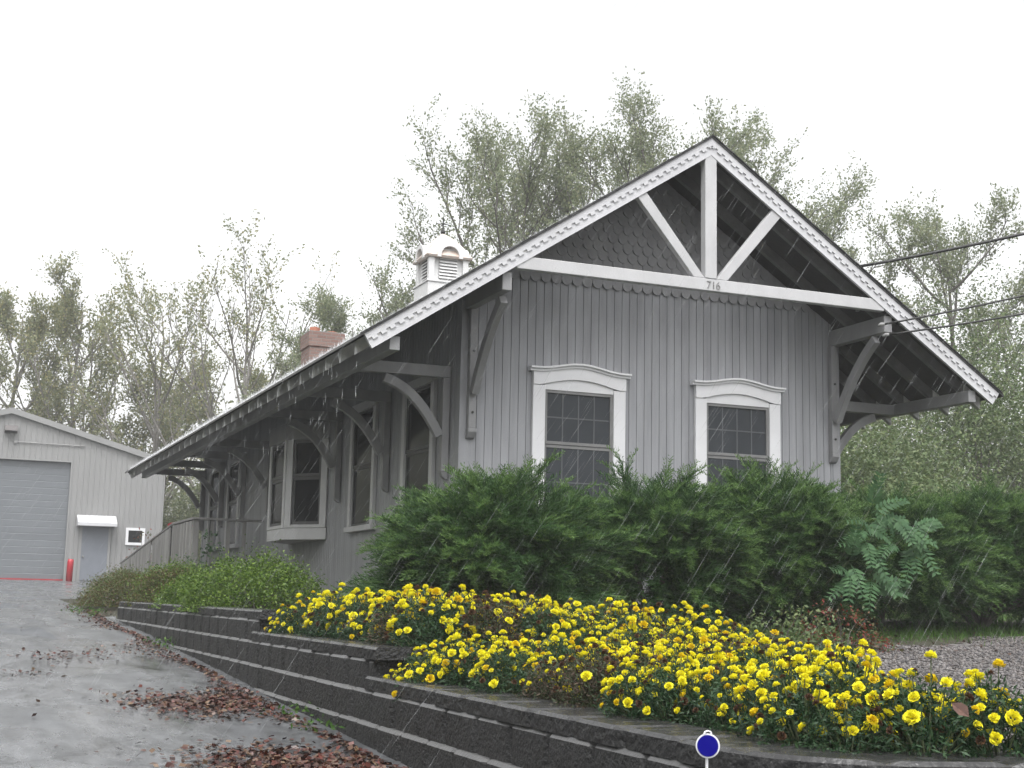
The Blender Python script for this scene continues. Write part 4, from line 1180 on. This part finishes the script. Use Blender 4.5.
K = dict(n_clump=260, per=95, leaf=.030, spread=.11, aspect=.66, lump=.07)
put_bush('round_shrub', (-2.25, 10.4, gz(-2.25, 10.4)), 'brownish green low shrub at the far end of the block wall', 'shrub', 31, 'lf_brown', rx=.72, ry=1.3, rz=.66, **K)
put_bush('round_shrub', (-2.0, 12.2, gz(-2.0, 12.2)), 'small olive shrub in front of the ramp, farthest from the camera', 'shrub', 32, 'lf_dark', rx=.7, ry=1.0, rz=.62, **K)
put_bush('round_shrub', (-1.95, 6.9, -.38), 'shrub with bright green top and brown lower twigs above the block wall', 'shrub', 33, 'lf_azalea', rx=.62, ry=.90, rz=.74, **K)
put_bush('round_shrub', (-2.1, 6.3, -.38), 'rusty brown shrub between two green ones on the wall top', 'shrub', 34, 'lf_brown', rx=.55, ry=.75, rz=.56, **K)
put_bush('round_shrub', (-2.1, 3.7, -.38), 'small bright green mounded shrub left of the broad one over the wall cap', 'shrub', 35, 'lf_azalea', rx=.58, ry=.72, rz=.50, **K)
put_bush('round_shrub', (-1.98, 1.0, -.38), 'broad green mounded shrub below the bay window, nearest the flower bed', 'shrub', 36, 'lf_azalea', rx=.80, ry=1.0, rz=.68, **K)
put_bush('climbing_weed', (-1.05, 9.4, gz(-1, 9.4)), 'pale green leafy vine in front of the ramp posts', 'vine', 38, 'lf_ail', rx=.5, ry=.4, rz=1.35, n_clump=45, per=14, leaf=.07, spread=.12)
put_bush('red_leaved_shrub', (.7, 28, gz(.7, 28)), 'thin reddish shrub beside the garage corner beyond the ramp', 'shrub', 39, 'lf_red', rx=.8, ry=.8, rz=2.3, n_clump=46, per=14, leaf=.09, spread=.12)
U = dict(n_clump=420, per=130, leaf=.105, spread=.12)
put_bush('undergrowth_shrub', (13.4, 9.2, gz(13, 9)), 'dark green shrub low behind the juniper hedge at right', 'shrub', 41, 'lf_dark', rx=2.2, ry=2.0, rz=2.6, **U)
put_bush('undergrowth_shrub', (14.6, 12.2, gz(15, 13)), 'big leafy shrub under the right eave end', 'shrub', 42, 'lf_dark', rx=3.0, ry=2.6, rz=4.9, **U)
put_bush('undergrowth_shrub', (19.6, 14.2, gz(19, 14)), 'tall leafy thicket at the right edge beyond the hedge', 'shrub', 43, 'lf_dark', rx=3.2, ry=2.8, rz=8.0, **U)
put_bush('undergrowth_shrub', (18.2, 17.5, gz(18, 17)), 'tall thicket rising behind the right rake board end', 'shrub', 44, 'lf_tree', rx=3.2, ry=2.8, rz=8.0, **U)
put_bush('undergrowth_shrub', (11.0, 7.0, gz(11, 7)), 'pale leaved low shrub at right just above the hedge', 'shrub', 45, 'lf_autumn', rx=1.7, ry=1.4, rz=1.75, n_clump=120, per=45, leaf=.09, spread=.13)
put_bush('undergrowth_shrub', (23.5, 16.5, gz(23, 16)), 'tall leafy thicket cut off by the right picture edge', 'shrub', 48, 'lf_dark', rx=3.2, ry=2.8, rz=7.6, **U)
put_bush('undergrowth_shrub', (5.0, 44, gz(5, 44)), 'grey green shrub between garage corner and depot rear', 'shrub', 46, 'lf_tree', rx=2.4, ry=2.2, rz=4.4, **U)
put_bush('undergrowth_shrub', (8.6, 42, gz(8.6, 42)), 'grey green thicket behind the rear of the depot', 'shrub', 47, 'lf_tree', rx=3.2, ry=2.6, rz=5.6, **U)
# wood round the place; unseen left run added tall to shade the depot
rg = np.random.default_rng(5)
n = 80000
t = rg.uniform(0, 1, n)
line = np.array([[-15, -26], [-17, 10], [-19, 45], [-13, 68], [10, 70], [35, 60], [48, 35], [52, 10], [50, -20]], float)
seg = np.sqrt((np.diff(line, axis=0) ** 2).sum(1)); cs = np.concatenate([[0], np.cumsum(seg)]) / seg.sum()
px = np.interp(t, cs, line[:, 0]) + rg.normal(size=n) * 2.2; py = np.interp(t, cs, line[:, 1]) + rg.normal(size=n) * 2.2
top = np.where(px < -9, 10.5, 6.5) + 2.2 * np.sin(t * 61) + 1.6 * np.sin(t * 143 + 1) + 1.2 * np.sin(t * 311)  # left run made taller to block sky light from the long wall
pz = ground_z(px, py) + top * rg.uniform(0, 1, n) ** .8
V, F = leaf_quads(np.stack([px, py, pz], 1), .42, rg, .6, .4)
tag(np_mesh('woods_and_shade_belt', V, F, M['lf_autumn']), kind='stuff')

# --- junipers
def spray(rg, L):
    """one feathery juniper plume along +x, drooping at the tip; returns V,F triangles"""
    V, F, Mi = [], [], []
    nb = int(15 * L / .4) + 4
    st = lambda t: np.array([L * t, 0, .20 * L * math.sin(t * 2.4) - .26 * L * t * t])
    def tri(a, d, ln, w, m):
        up = rg.normal(size=3); s = np.cross(d, up); s /= np.linalg.norm(s) + 1e-9
        i = len(V); V.extend([a - s * w, a + s * w, a + d * ln]); F.append((i, i + 1, i + 2)); Mi.append(m)
    for k in range(nb):
        t = .12 + .88 * k / nb; p = st(t)
        for sgn in (-1, 1):
            a = R(rg.uniform(24, 48)) * sgn
            d = np.array([math.cos(a), math.sin(a), rg.normal() * .22]); d /= np.linalg.norm(d)
            ln = L * (.36 * (1 - t) + .08) * rg.uniform(.7, 1.25)
            m = 1 if t > .62 else 0
            tri(p, d, ln, .0045, m)
            for q in range(3):
                u = rg.uniform(.15, .85); d2 = d + rg.normal(size=3) * .42; d2 /= np.linalg.norm(d2)
                tri(p + d * ln * u, d2, ln * .42 * rg.uniform(.6, 1.2), .0045, m)
    tri(st(.6), np.array([1, 0, -.05]), L * .45, .004, 1)
    return np.array(V), np.array(F), np.array(Mi)
rgj = np.random.default_rng(99)
SPR = [spray(rgj, L) for L in (.30, .36, .42, .48, .54, .60)]
def juniper_mesh(seed, rx, ry, rz, n):
    rg = np.random.default_rng(seed); parts = []
    S = np.array([rx, ry, rz])
    def put(p, x, k, mi=None, roll=.5):
        V, F, Mi = SPR[k]
        s = np.cross([0, 0, 1], x); s = s / (np.linalg.norm(s) + 1e-9); z = np.cross(x, s)
        ro = rg.normal() * roll; s2 = s * math.cos(ro) + z * math.sin(ro); z2 = np.cross(x, s2)
        parts.append(((V[:, :1] * x + V[:, 1:2] * s2 + V[:, 2:] * z2) * rg.uniform(.8, 1.15) + p, F, Mi if mi is None else np.full(len(F), mi)))
    def shape(d): return 1 + .10 * math.sin(3.1 * d[0] + 2.3 * d[1] + seed) + .08 * math.sin(7 * d[1] - 4 * d[2] + seed * 2)
    # inner mass, all dark needles to deepen the shade between plumes
    for i in range(int(n * .34)):
        d = unit(rg.normal(size=3)); d[2] = d[2] if d[2] > -.5 else -d[2]
        p = d * rg.uniform(.2, .62) * S + np.array([0, 0, .44 * rz]); p[2] = max(p[2], .05)
        put(p, unit(d * np.array([1, 1, .4]) + rg.normal(size=3) * .4), rg.integers(2, 6), 0)
    # arching plumes: each a branch clothed in sprays
    npl = int(n / 17)
    for b in range(npl):
        d = unit(rg.normal(size=3)); d[2] = d[2] if d[2] > -.35 else -d[2] * .6
        d = unit(d); k = shape(d) * rg.uniform(.86, 1.10)
        a = d * S * .42 + np.array([0, 0, .44 * rz]); e = d * S * k * .80 + np.array([0, 0, .46 * rz])
        e[2] = max(e[2], .10); a[2] = max(a[2], .08)
        ax = unit(e - a + np.array([-.10, -.06, .16]) * .6)
        ax = unit(ax * np.array([1, 1, .8])); L = np.linalg.norm(e - a) + .12
        w = rg.uniform(.07, .12)
        for q in range(17):
            u = (q + rg.uniform(0, 1)) / 17
            off = rg.normal(size=3) * w * (1.15 - .8 * u); off[2] *= .6
            p = a + ax * L * u + off + np.array([0, 0, -.10 * L * u * u])
            p[2] = max(p[2], .05)
            x = unit(ax + unit(off + 1e-6) * .55 * (1 - .6 * u) + np.array([0, 0, .10 - .22 * u]) + rg.normal(size=3) * .10)
            put(p, x, rg.integers(0, 4) if u > .5 else rg.integers(2, 6), None if u > .45 else 0, .35)
    o = 0; Vs, Fs, Ms = [], [], []
    for V, F, m in parts: Vs.append(V); Fs.append(F + o); o += len(V); Ms.append(m)
    mb = MB()
    for i in range(12):
        az = rg.uniform(0, 6.28); L = rg.uniform(.5, .75)
        e = Vector((math.cos(az) * rx * L, math.sin(az) * ry * L, rz * rg.uniform(.25, .9)))
        mb.tube([(0, 0, -.05), (e.x * .3, e.y * .3, e.z * .35 + .05), (e.x * .7, e.y * .7, e.z * .75), tuple(e)], [.035, .028, .018, .006], 5, cap=False)
    return mb, np.concatenate(Vs), np.concatenate(Fs), np.concatenate(Ms)
def juniper(loc, label, seed, rx, ry, rz, n):
    e = empty('juniper_shrub', loc, 0, label, 'shrub', 'junipers hedging the gable wall')
    mb, V, F, mi = juniper_mesh(seed, rx, ry, rz, n)
    mb.build('branches', M['bark'], e, True)
    np_mesh('foliage', V, F, [M['lf_jun'], M['lf_jtip']], e, mi)
juniper((-.38, -2.05, gz(-.4, -2.0)), 'leftmost feathery green juniper below the depot corner', 51, 1.22, 1.05, .86, 1500)
juniper((1.35, -1.95, gz(1.35, -1.95)), 'feathery juniper in front of the left gable window', 52, 1.15, 1.05, .98, 1500)
juniper((2.85, -1.95, gz(2.85, -1.95)), 'feathery juniper below the right gable window', 53, 1.05, 1.05, 1.02, 1500)
juniper((4.35, -1.75, gz(4.35, -1.75)), 'juniper at the right corner of the gable wall', 54, 1.1, 1.05, .98, 1500)
juniper((6.0, -1.45, gz(6.0, -1.45)), 'juniper right of the depot corner behind the gravel', 55, 1.15, 1.05, 1.06, 1500)
juniper((7.8, -1.2, gz(7.8, -1.2)), 'rightmost juniper cut off at the picture edge', 56, 1.25, 1.05, 1.1, 1200)

# --- plants with feathered compound leaves among the junipers
def frond(rg, L, pairs=8, w=.040, ll=.115):
    V, F = [], []
    st = lambda t: np.array([L * t, 0, .18 * L * math.sin(t * 1.6) - .42 * L * t * t])
    for k in range(pairs):
        t = .18 + .78 * k / (pairs - 1); p = st(t)
        for sgn in (-1, 1):
            a = R(62) * sgn; d = np.array([math.cos(a), math.sin(a), -.25 + rg.normal() * .1]); d /= np.linalg.norm(d)
            s = np.cross(d, [0, 0, 1]); s /= np.linalg.norm(s); l = ll * (1.1 - .5 * t) * rg.uniform(.85, 1.1)
            i = len(V); V += [p, p + d * l * .35 + s * w * .5, p + d * l, p + d * l * .35 - s * w * .5]; F.append((i, i + 1, i + 2, i + 3))
    for k in range(6):
        a, b = st(k / 6), st((k + 1) / 6); i = len(V); o = np.array([0, .003, 0]); V += [a - o, a + o, b + o, b - o]; F.append((i, i + 1, i + 2, i + 3))
    return np.array(V), np.array(F)
sap = empty('sapling', (3.08, -3.15, gz(3.08, -3.15) + .06), 0, 'blue-green sapling with feathered leaves growing out of the junipers', 'sapling')
rg = np.random.default_rng(71); mb = MB(); parts = []
for (tx, ty, tzz) in ((.12, .02, 1.22), (.55, -.05, 1.02), (-.22, -.1, .70), (.30, -.12, 1.12), (-.02, -.05, 1.05), (.02, -.1, .62)):
    pts = [(tx * .3, .55, 0), (tx * .8, .42, tzz * .6), (tx, ty - .03, tzz)]
    mb.tube(pts, [.010, .008, .004], 5)
    for k in range(6):
        az = rg.uniform(0, 6.28); V, F = frond(rg, rg.uniform(.26, .42))
        dx = np.array([math.cos(az), -.45 + .2 * math.sin(az), .55 * math.sin(az) - .05]); dx /= np.linalg.norm(dx)
        s = np.cross(unit(np.array([-.35, -.75, .75])), dx); s /= np.linalg.norm(s); z = np.cross(dx, s)
        parts.append((V[:, :1] * dx + V[:, 1:2] * s + V[:, 2:] * z + np.array([tx, ty - .05, tzz - .05 * k]), F))
mb.build('stems', M['stem'], sap, True); V, F, _ = join(parts); np_mesh('leaves', V, F, M['lf_ail'], sap)
put_bush('low_shrub', (1.9, -4.5, gz(1.9, -4.5) - .02), 'small reddish green shrub in front of the junipers beside the gravel', 'shrub', 61, 'lf_red', rx=.42, ry=.36, rz=.40, n_clump=60, per=24, leaf=.04, spread=.13)
put_bush('low_shrub', (1.0, -4.9, gz(1.0, -4.9) - .02), 'dark green weedy clump left of the reddish shrub', 'shrub', 62, 'lf_dark', rx=.55, ry=.5, rz=.38, n_clump=70, per=26, leaf=.045, spread=.13)

# --- grass and weeds
def blades(P, h, w, rg):
    n = len(P); az = rg.uniform(0, 6.28, n); hh = h * rg.uniform(.4, 1.2, n)
    s = np.stack([np.cos(az), np.sin(az), np.zeros(n)], 1) * w
    ln = rg.normal(size=(n, 3)) * .45; ln[:, 2] = 1; ln = unit(ln) * hh[:, None]
    V = np.stack([P - s, P + s, P + ln], 1).reshape(-1, 3)
    return V, np.arange(3 * n).reshape(n, 3)
rg = np.random.default_rng(81)
n = 9000; gx = rg.uniform(-.6, 11, n); gy = -3.2 + .42 * (gx - 1) * .55 + rg.normal(size=n) * .45
ok = (gy < -1.6 + .12 * gx)
gx, gy = gx[ok], gy[ok]
V1, F1 = blades(np.stack([gx, gy, ground_z(gx, gy)], 1), .10, .004, rg)
n = 9000; g2x = rg.uniform(6, 22, n); g2y = rg.uniform(-2, 12, n)
V2, F2 = blades(np.stack([g2x, g2y, ground_z(g2x, g2y)], 1), .16, .008, rg)
V, F, _ = join([(V1, F1), (V2, F2)])
tag(np_mesh('grass', V, F, M['lf_grass']), kind='stuff')
rg = np.random.default_rng(82); parts = []
for (x, y, k, h) in ((-2.86, 1.9, 60, .10), (-2.9, -4.6, 40, .10), (-2.92, -5.4, 40, .09), (-2.95, 8.2, 90, .14), (-3.1, 9.4, 80, .12)):
    qx = x + rg.normal(size=k) * .10; qy = y + rg.normal(size=k) * .16
    V, F = leaf_quads(np.stack([qx, qy, drive_z(qy) + rg.uniform(.01, h, k)], 1), .045, rg, .5, .6); parts.append((V, F))
V, F, _ = join(parts); tag(np_mesh('weeds', V, F, M['lf_grass']), kind='stuff')

# --- marigolds
def bloom_mesh(seed, m, r=.0205):
    rg = np.random.default_rng(seed); V, F = [], []
    for el, n in ((-14, 12), (10, 13), (32, 12), (52, 9), (70, 7), (86, 4)):
        for k in range(n):
            az = 6.283 * (k + rg.uniform(-.25, .25)) / n; e = R(el + rg.uniform(-7, 7))
            c = np.array([math.cos(az) * math.cos(e), math.sin(az) * math.cos(e), math.sin(e) * .84]) * r * rg.uniform(.82, 1.14)
            o = unit(c); tn = np.array([-math.sin(az), math.cos(az), 0]); u = np.cross(o, tn)
            w = r * .34; h = r * .40; base = c * .5 + np.array([0, 0, -.1 * r])
            j = lambda: rg.normal(size=3) * r * .09
            i = len(V)
            V += [base - tn * w * .45 + j(), base + tn * w * .45 + j(), c + tn * w + u * h * .15 + j(), c + u * h * .5 + o * r * .10 + j(), c - tn * w + u * h * .15 + j()]
            F += [(i, i + 1, i + 2), (i, i + 2, i + 3), (i, i + 3, i + 4)]
    V = np.array(V); o = np_mesh('bloom', V, np.array(F), m)
    me = o.data; bpy.data.objects.remove(o); return me
BL = [bloom_mesh(200 + i, M['bloom'] if i < 6 else M['bloom2'], (.0205, .019, .022, .016, .0205, .018, .019)[i]) for i in range(7)]
SP = [bloom_mesh(300 + i, M['spent'], .013) for i in range(3)]
def mari_foliage(seed, dry):
    rg = np.random.default_rng(seed); n = 330
    d = unit(rg.normal(size=(n, 3))); d[:, 2] = np.abs(d[:, 2])
    r = rg.uniform(.35, 1, (n, 1)) ** .6
    P = d * r * np.array([.175, .175, .215]); P[:, 2] += .02
    al = unit(d + rg.normal(size=(n, 3)) * .6); parts = []
    # each leaf is a feather of narrow lobes
    for k in range(5):
        sd = unit(np.cross(al, rg.normal(size=(n, 3)))) * (1 if k % 2 else -1)
        base = P + al * .05 * (k / 5)
        V, F = leaf_quads(base, .028 if k < 4 else .026, rg, .28, .3, unit(al + sd * (.9 if k < 4 else 0)))
        parts.append((V, F))
    st = []
    V, F, _ = join(parts)
    o = np_mesh('foliage', V, F, M['lf_marib' if dry else 'lf_mari']); me = o.data; bpy.data.objects.remove(o)
    return me
FO = [mari_foliage(400 + i, False) for i in range(5)] + [mari_foliage(420 + i, True) for i in range(2)]
def stems_mesh(pts):
    mb = MB()
    for p in pts:
        mb.tube([(p[0] * .2, p[1] * .2, -.01), (p[0] * .75, p[1] * .75, p[2] * .6), tuple(p)], [.003, .0025, .002], 3, cap=False)
    o = mb.build('stems', M['stem']); me = o.data; bpy.data.objects.remove(o); return me
rg = np.random.default_rng(77)
PROT = []
for v in range(7):
    dry = v >= 5
    nb = int(rg.integers(19, 27)) if not dry else 7
    pts = []
    for k in range(nb + (6 if not dry else 12)):
        for _ in range(20):
            d = unit(rg.normal(size=3)); d[2] = abs(d[2]) * .9 + .12; d = unit(d)
            p = d * np.array([.185, .185, .25]) * rg.uniform(.92, 1.10) + np.array([0, 0, .03])
            if all(np.linalg.norm(p - q[0]) > .036 for q in pts): break
        pts.append((p, d, k < nb))
    PROT.append((FO[v], stems_mesh([q[0] for q in pts]), pts))
def bed_back(y):
    return np.interp(y, [-10.7, -10.4, -9.6, -8.3, -7.0, -6.0, -5.0, -2.5], [-2.15, -2.0, -1.62, -.95, -.35, .0, -.3, -.95])
spots = [(-2.56, -6.10), (-2.36, -6.08), (-2.50, -6.32), (-2.30, -6.30), (-2.54, -6.54), (-2.5, -2.72), (-2.48, -2.95), (-2.3, -2.7)]
y = -2.72; row = 0
while y > -10.75:
    hi = bed_back(y); x = -2.52 + (.13 if row % 2 else 0)
    if y > -5.95: x = max(x, -2.50)
    while x < hi:
        px_, py_ = x + rg.normal() * .035, y + rg.normal() * .035
        d = float(wall_d(px_, py_))
        if d > (.20 if (-7 < py_ < -5.95 or py_ > -3.2) else .31) and abs(py_ + 5.95) > .05: spots.append((px_, py_))
        x += .228 if y > -7.5 else .215
    y -= .205 if y > -7.5 else .195; row += 1
for k in range(4):       # round the bend
    a = AEND * (k + .3) / 4; spots.append((CX - .24 * math.cos(a), CY - .24 * math.sin(a)))
x = -2.14
while x < 1.4:           # single row following the wall past the bend
    for off_ in (.29, .52):
        tx = x - CX; yy = None
        # point at given depth behind the face
        bx = CX - CR * math.cos(AEND); by = CY - CR * math.sin(AEND)
        s_ = (x - bx) / math.sin(AEND); qx = x + LN[0] * off_; qy = by - math.cos(AEND) * s_ + LN[1] * off_
        spots.append((qx + rg.normal() * .03, qy + rg.normal() * .03))
    x += .20
used = []
for i, (x, y) in enumerate(spots):
    if any((x - a) ** 2 + (y - b) ** 2 < .17 ** 2 for a, b in used): continue
    used.append((x, y))
for i, (x, y) in enumerate(used):
    dn = math.sin(x * 2.9 + y * 1.7) + math.sin(y * 2.3 - x * 1.1 + 2) + rg.normal() * .5
    v = int(rg.integers(0, 5)) if dn > -.95 or y > -3.6 else int(rg.integers(5, 7))
    fo, st, pts = PROT[v]
    upper = y > -5.93
    e = empty('marigold_plant', (x, y, gz(x, y)), rg.uniform(0, 6.28),
              ('yellow marigold plant packed into the upper step of the raised bed' if upper else 'yellow marigold plant packed into the lower step of the raised bed') if v < 5 else
              ('half withered marigold plant with brown heads in the upper step' if upper else 'half withered marigold plant with brown heads in the lower step'),
              'marigold', 'marigolds in the raised bed')
    if v >= 5: e['group'] = 'withered marigolds in the raised bed'
    if not upper: e['group'] = e['group'].replace('raised bed', 'lower bed')
    sc = (1.02 + .13 * math.sin(x * 3.3 + y * 4.1) + rg.normal() * .06) * (1.18 if upper else 1.0); e.scale = (sc, sc, sc * rg.uniform(.92, 1.08))
    for nm, me in (('foliage', fo), ('stems', st)):
        o = bpy.data.objects.new(nm, me); COL.objects.link(o); o.parent = e
    for (p, d, live) in pts:
        me = BL[rg.integers(7)] if live else SP[rg.integers(3)]
        o = bpy.data.objects.new('bloom' if live else 'spent_head', me); COL.objects.link(o); o.parent = e
        o.location = p; q = Vector((0, 0, 1)).rotation_difference(Vector(d * np.array([1, 1, 1.0]) + np.array([0, 0, .25])))
        o.rotation_euler = (q @ Matrix.Rotation(rg.uniform(0, 6.28), 3, 'Z').to_quaternion()).to_euler()
        k = rg.uniform(.55, 1.15) if live else rg.uniform(.7, 1.3); o.scale = (k, k, k * rg.uniform(.75, 1.05))

# --- pebbles of the gravel path
rg = np.random.default_rng(91)
def in_gravel(x, y): return (x > bed_back(np.maximum(y, -10.7)) + .12) & (wall_d(x, y) > .72) & (y < -5.25 + .62 * (x - 1.2) + .25 * np.sin(x * 3)) & (y < -2.4)
n = 60000; qx = rg.uniform(-2, 8.5, n); qy = rg.uniform(-11.5, -2.4, n)
ok = in_gravel(qx, qy) & (rg.uniform(size=n) < np.clip(1.25 - (qy + 11) * .06, .4, 1)); qx, qy = qx[ok], qy[ok]; n = len(qx)
P = np.stack([qx, qy, ground_z(qx, qy) + .012], 1); r = rg.uniform(.010, .021, n)
octv = np.array([[1, 0, 0], [0, 1, 0], [-1, 0, 0], [0, -1, 0], [0, 0, .6], [0, 0, -.6]], float)
octf = np.array([[0, 1, 4], [1, 2, 4], [2, 3, 4], [3, 0, 4], [1, 0, 5], [2, 1, 5], [3, 2, 5], [0, 3, 5]])
V = octv[None] * rg.uniform(.65, 1.35, (n, 6, 1)); a = rg.uniform(0, 6.28, n); ca, sa = np.cos(a)[:, None], np.sin(a)[:, None]
V = np.stack([V[..., 0] * ca - V[..., 1] * sa, V[..., 0] * sa + V[..., 1] * ca, V[..., 2] + rg.normal(size=(n, 6)) * .15], -1) * r[:, None, None] + P[:, None]
F = (octf[None] + (np.arange(n) * 6)[:, None, None]).reshape(-1, 3)
tag(np_mesh('gravel', V.reshape(-1, 3), F, M['pebble']), kind='stuff')

# --- fallen leaves
rg = np.random.default_rng(95)
def pile(n, x, y, sx, sy, tilt=0):
    u, v = rg.normal(size=n) * sx, rg.normal(size=n) * sy
    return np.stack([x + u * math.cos(tilt) - v * math.sin(tilt), y + u * math.sin(tilt) + v * math.cos(tilt)], 1)
Q = [pile(1500, -3.42, -3.9, .27, .40, .25), pile(260, -3.1, -3.4, .14, .3), pile(1900, -3.38, -6.85, .32, .40, .2), pile(260, -3.5, -6.6, .16, .3),
     pile(150, -4.1, .5, .22, .35), pile(120, -4.9, -1.4, .3, .2), pile(60, -3.6, 1.0, .2, .5)]
yy = rg.uniform(-9.5, 9.5, 2300); Q.append(np.stack([-2.90 - np.abs(rg.normal(size=2300)) * .11 * (1.0 + .7 * np.sin(yy * 1.3)), yy], 1))
Q.append(np.stack([rg.uniform(-3.2, -2.6, 260), rg.uniform(7.6, 12.5, 260)], 1))
Q.append(np.stack([rg.uniform(-6, -2.9, 120), rg.uniform(-8, 16, 120)], 1))
Q.append(pile(260, 2.0, -4.2, 2.0, .6, .3))
Q = np.concatenate(Q); dd = wall_d(Q[:, 0], Q[:, 1]); Q = Q[(dd < -.13) | (Q[:, 1] > 7.5) | (dd > 2)]; n = len(Q)
V, F = leaf_quads(np.zeros((n, 3)), .048, rg, .72, 2.4)
V = V.reshape(n, 4, 3)
V = V * np.array([1, 1, .7])
V[..., 2] -= V[..., 2].min(1, keepdims=True)
V[..., 2] += (ground_z(Q[:, 0], Q[:, 1]) + .009 + rg.uniform(0, .012, n))[:, None]
V[..., :2] += Q[:, None]
tag(np_mesh('fallen_leaves', V.reshape(-1, 3), F, M['lf_litter']), kind='stuff')
lf = MB()
lf.raw([(0, 0, 0), (.028, .026, .014), (.028, -.024, .012), (.060, .030, .020), (.060, 0, .006), (.060, -.030, .018), (.095, .0, .012), (.028, 0, .002)],
       [(0, 2, 7), (0, 7, 1), (1, 7, 4, 3), (7, 2, 5, 4), (3, 4, 6), (4, 5, 6)])
M['drybrown'] = mat('dry_brown_leaf', (.085, .04, .028), .6, .3, (60, 60, 60))
o = lf.build('fallen_leaf', M['drybrown']); o.location = (-2.23, -10.86, -.49); o.rotation_euler = (.9, .7, -.9); o.scale = (.75, .75, .75)
tag(o, 'curled brown tree leaf caught on the marigolds at right', 'leaf')

# --- falling rain, drops lengthened into thin streaks like exposure trails
rg = np.random.default_rng(123)
n = 9000
cp_ = np.array([-5.3834, -14.6736, -.1878]); fwd = np.array([.374, .914, .153]); rt = np.array([.924, -.382, .0]); upv = np.array([0, 0, 1.])
dp = 6 + 19 * rg.uniform(size=n) ** .6
P = cp_ + fwd * dp[:, None] + rt * (rg.uniform(-.45, .45, n) * dp)[:, None] + upv * (rg.uniform(-.25, .36, n) * dp)[:, None]
fall = unit(np.array([-.50, .20, -.87]) + rg.normal(size=(n, 3)) * .035)
L = rg.uniform(.14, .34, n)[:, None]; w = .0006
sd_ = unit(np.cross(fall, [0, 1, .2])); s2 = unit(np.cross(fall, sd_))
V = np.stack([P, P + fall * L * .6 + sd_ * w, P + fall * L * .6 - sd_ * w * .5 + s2 * w, P + fall * L * .6 - sd_ * w * .5 - s2 * w, P + fall * L], 1).reshape(-1, 3)
F = (np.array([[0, 1, 2], [0, 2, 3], [0, 3, 1], [4, 2, 1], [4, 3, 2], [4, 1, 3]])[None] + (np.arange(n) * 5)[:, None, None]).reshape(-1, 3)
ok = np.repeat(P[:, 2] > ground_z(P[:, 0], P[:, 1]) + .15, 6)
tag(np_mesh('rain', V, F[ok], M['water']), kind='stuff')

# --- small dark bits of twig and leaf strewn over the wet asphalt
rg = np.random.default_rng(131); n = 2600
bx_ = rg.uniform(-7.5, -2.9, n); by_ = -9 + 30 * rg.uniform(size=n) ** 1.5
ok = (np.sin(bx_ * 2.1 + by_ * .9) + np.sin(by_ * 1.7 - bx_) + rg.normal(size=n) * .8 > .1); bx_, by_ = bx_[ok], by_[ok]; n = len(bx_)
V, F = leaf_quads(np.zeros((n, 3)), .018, rg, .4, 3); V = V.reshape(n, 4, 3); V[..., 2] = np.abs(V[..., 2]) * .3
V += np.stack([bx_, by_, ground_z(bx_, by_) + .008], 1)[:, None]
tag(np_mesh('leaf_fragments', V.reshape(-1, 3), F, M['lf_litter']), kind='stuff')


# ------------------------------------------------------------------ world, sun, haze, camera
w = bpy.data.worlds.new('World'); SC.world = w; w.use_nodes = True
nt = w.node_tree; N, L = nt.nodes, nt.links
bg = N['Background']
sky = N.new('ShaderNodeTexSky'); sky.sky_type = 'NISHITA'; sky.sun_disc = False
sky.sun_elevation = R(62); sky.sun_rotation = R(200); sky.air_density = 1.0; sky.dust_density = 4.0; sky.ozone_density = 1.0
hs = N.new('ShaderNodeHueSaturation'); hs.inputs['Saturation'].default_value = .06
L.new(sky.outputs[0], hs.inputs['Color']); L.new(hs.outputs[0], bg.inputs['Color'])
bg.inputs['Strength'].default_value = .15
sd = bpy.data.lights.new('sun', 'SUN'); sd.energy = .6; sd.angle = R(40); sd.color = (1, .98, .95)
so = bpy.data.objects.new('sun', sd); COL.objects.link(so)
so.rotation_euler = (R(28), 0, R(-20))

HAZE = .0014
if HAZE:
    mb = MB(); mb.box(-180, 180, -50, 185, -3.2, 27)
    hz = mb.build('haze', bpy.data.materials.new('pale_rain_haze'))
    m = hz.data.materials[0]; m.use_nodes = True; nt = m.node_tree
    nt.nodes.remove(nt.nodes['Principled BSDF'])
    pv = nt.nodes.new('ShaderNodeVolumePrincipled'); pv.inputs['Color'].default_value = (.97, .975, .98, 1)
    pv.inputs['Density'].default_value = HAZE
    nt.links.new(pv.outputs[0], nt.nodes['Material Output'].inputs['Volume'])
    tag(hz, kind='stuff')

cam = bpy.data.cameras.new('camera'); co = bpy.data.objects.new('camera', cam); COL.objects.link(co)
cam.sensor_width = 36; cam.sensor_fit = 'HORIZONTAL'; cam.lens = 1399.0 / 1024 * 36
cam.clip_end = 1000; cam.clip_start = .05
yaw, pitch, roll = .38864, .15397, .02088
f = Vector((math.sin(yaw) * math.cos(pitch), math.cos(yaw) * math.cos(pitch), math.sin(pitch)))
r = Vector((math.cos(yaw), -math.sin(yaw), 0)); u = r.cross(f)
r2 = r * math.cos(roll) + u * math.sin(roll); u2 = u * math.cos(roll) - r * math.sin(roll)
Mx = Matrix((r2, u2, -f)).transposed().to_4x4(); Mx.translation = (-5.3834, -14.6736, -.1878)
co.matrix_world = Mx
SC.camera = co
SC.view_settings.view_transform = 'Standard'; SC.view_settings.look = 'None'
SC.view_settings.exposure = 1.2; SC.view_settings.gamma = 1
SC.view_settings.use_curve_mapping = False
SC.render.engine = 'CYCLES'
SC.cycles.use_denoising = True
SC.cycles.max_bounces = 6; SC.cycles.diffuse_bounces = 3; SC.cycles.glossy_bounces = 3
SC.cycles.transmission_bounces = 3; SC.cycles.transparent_max_bounces = 12; SC.cycles.volume_bounces = 1
SC.cycles.caustics_reflective = False; SC.cycles.caustics_refractive = False
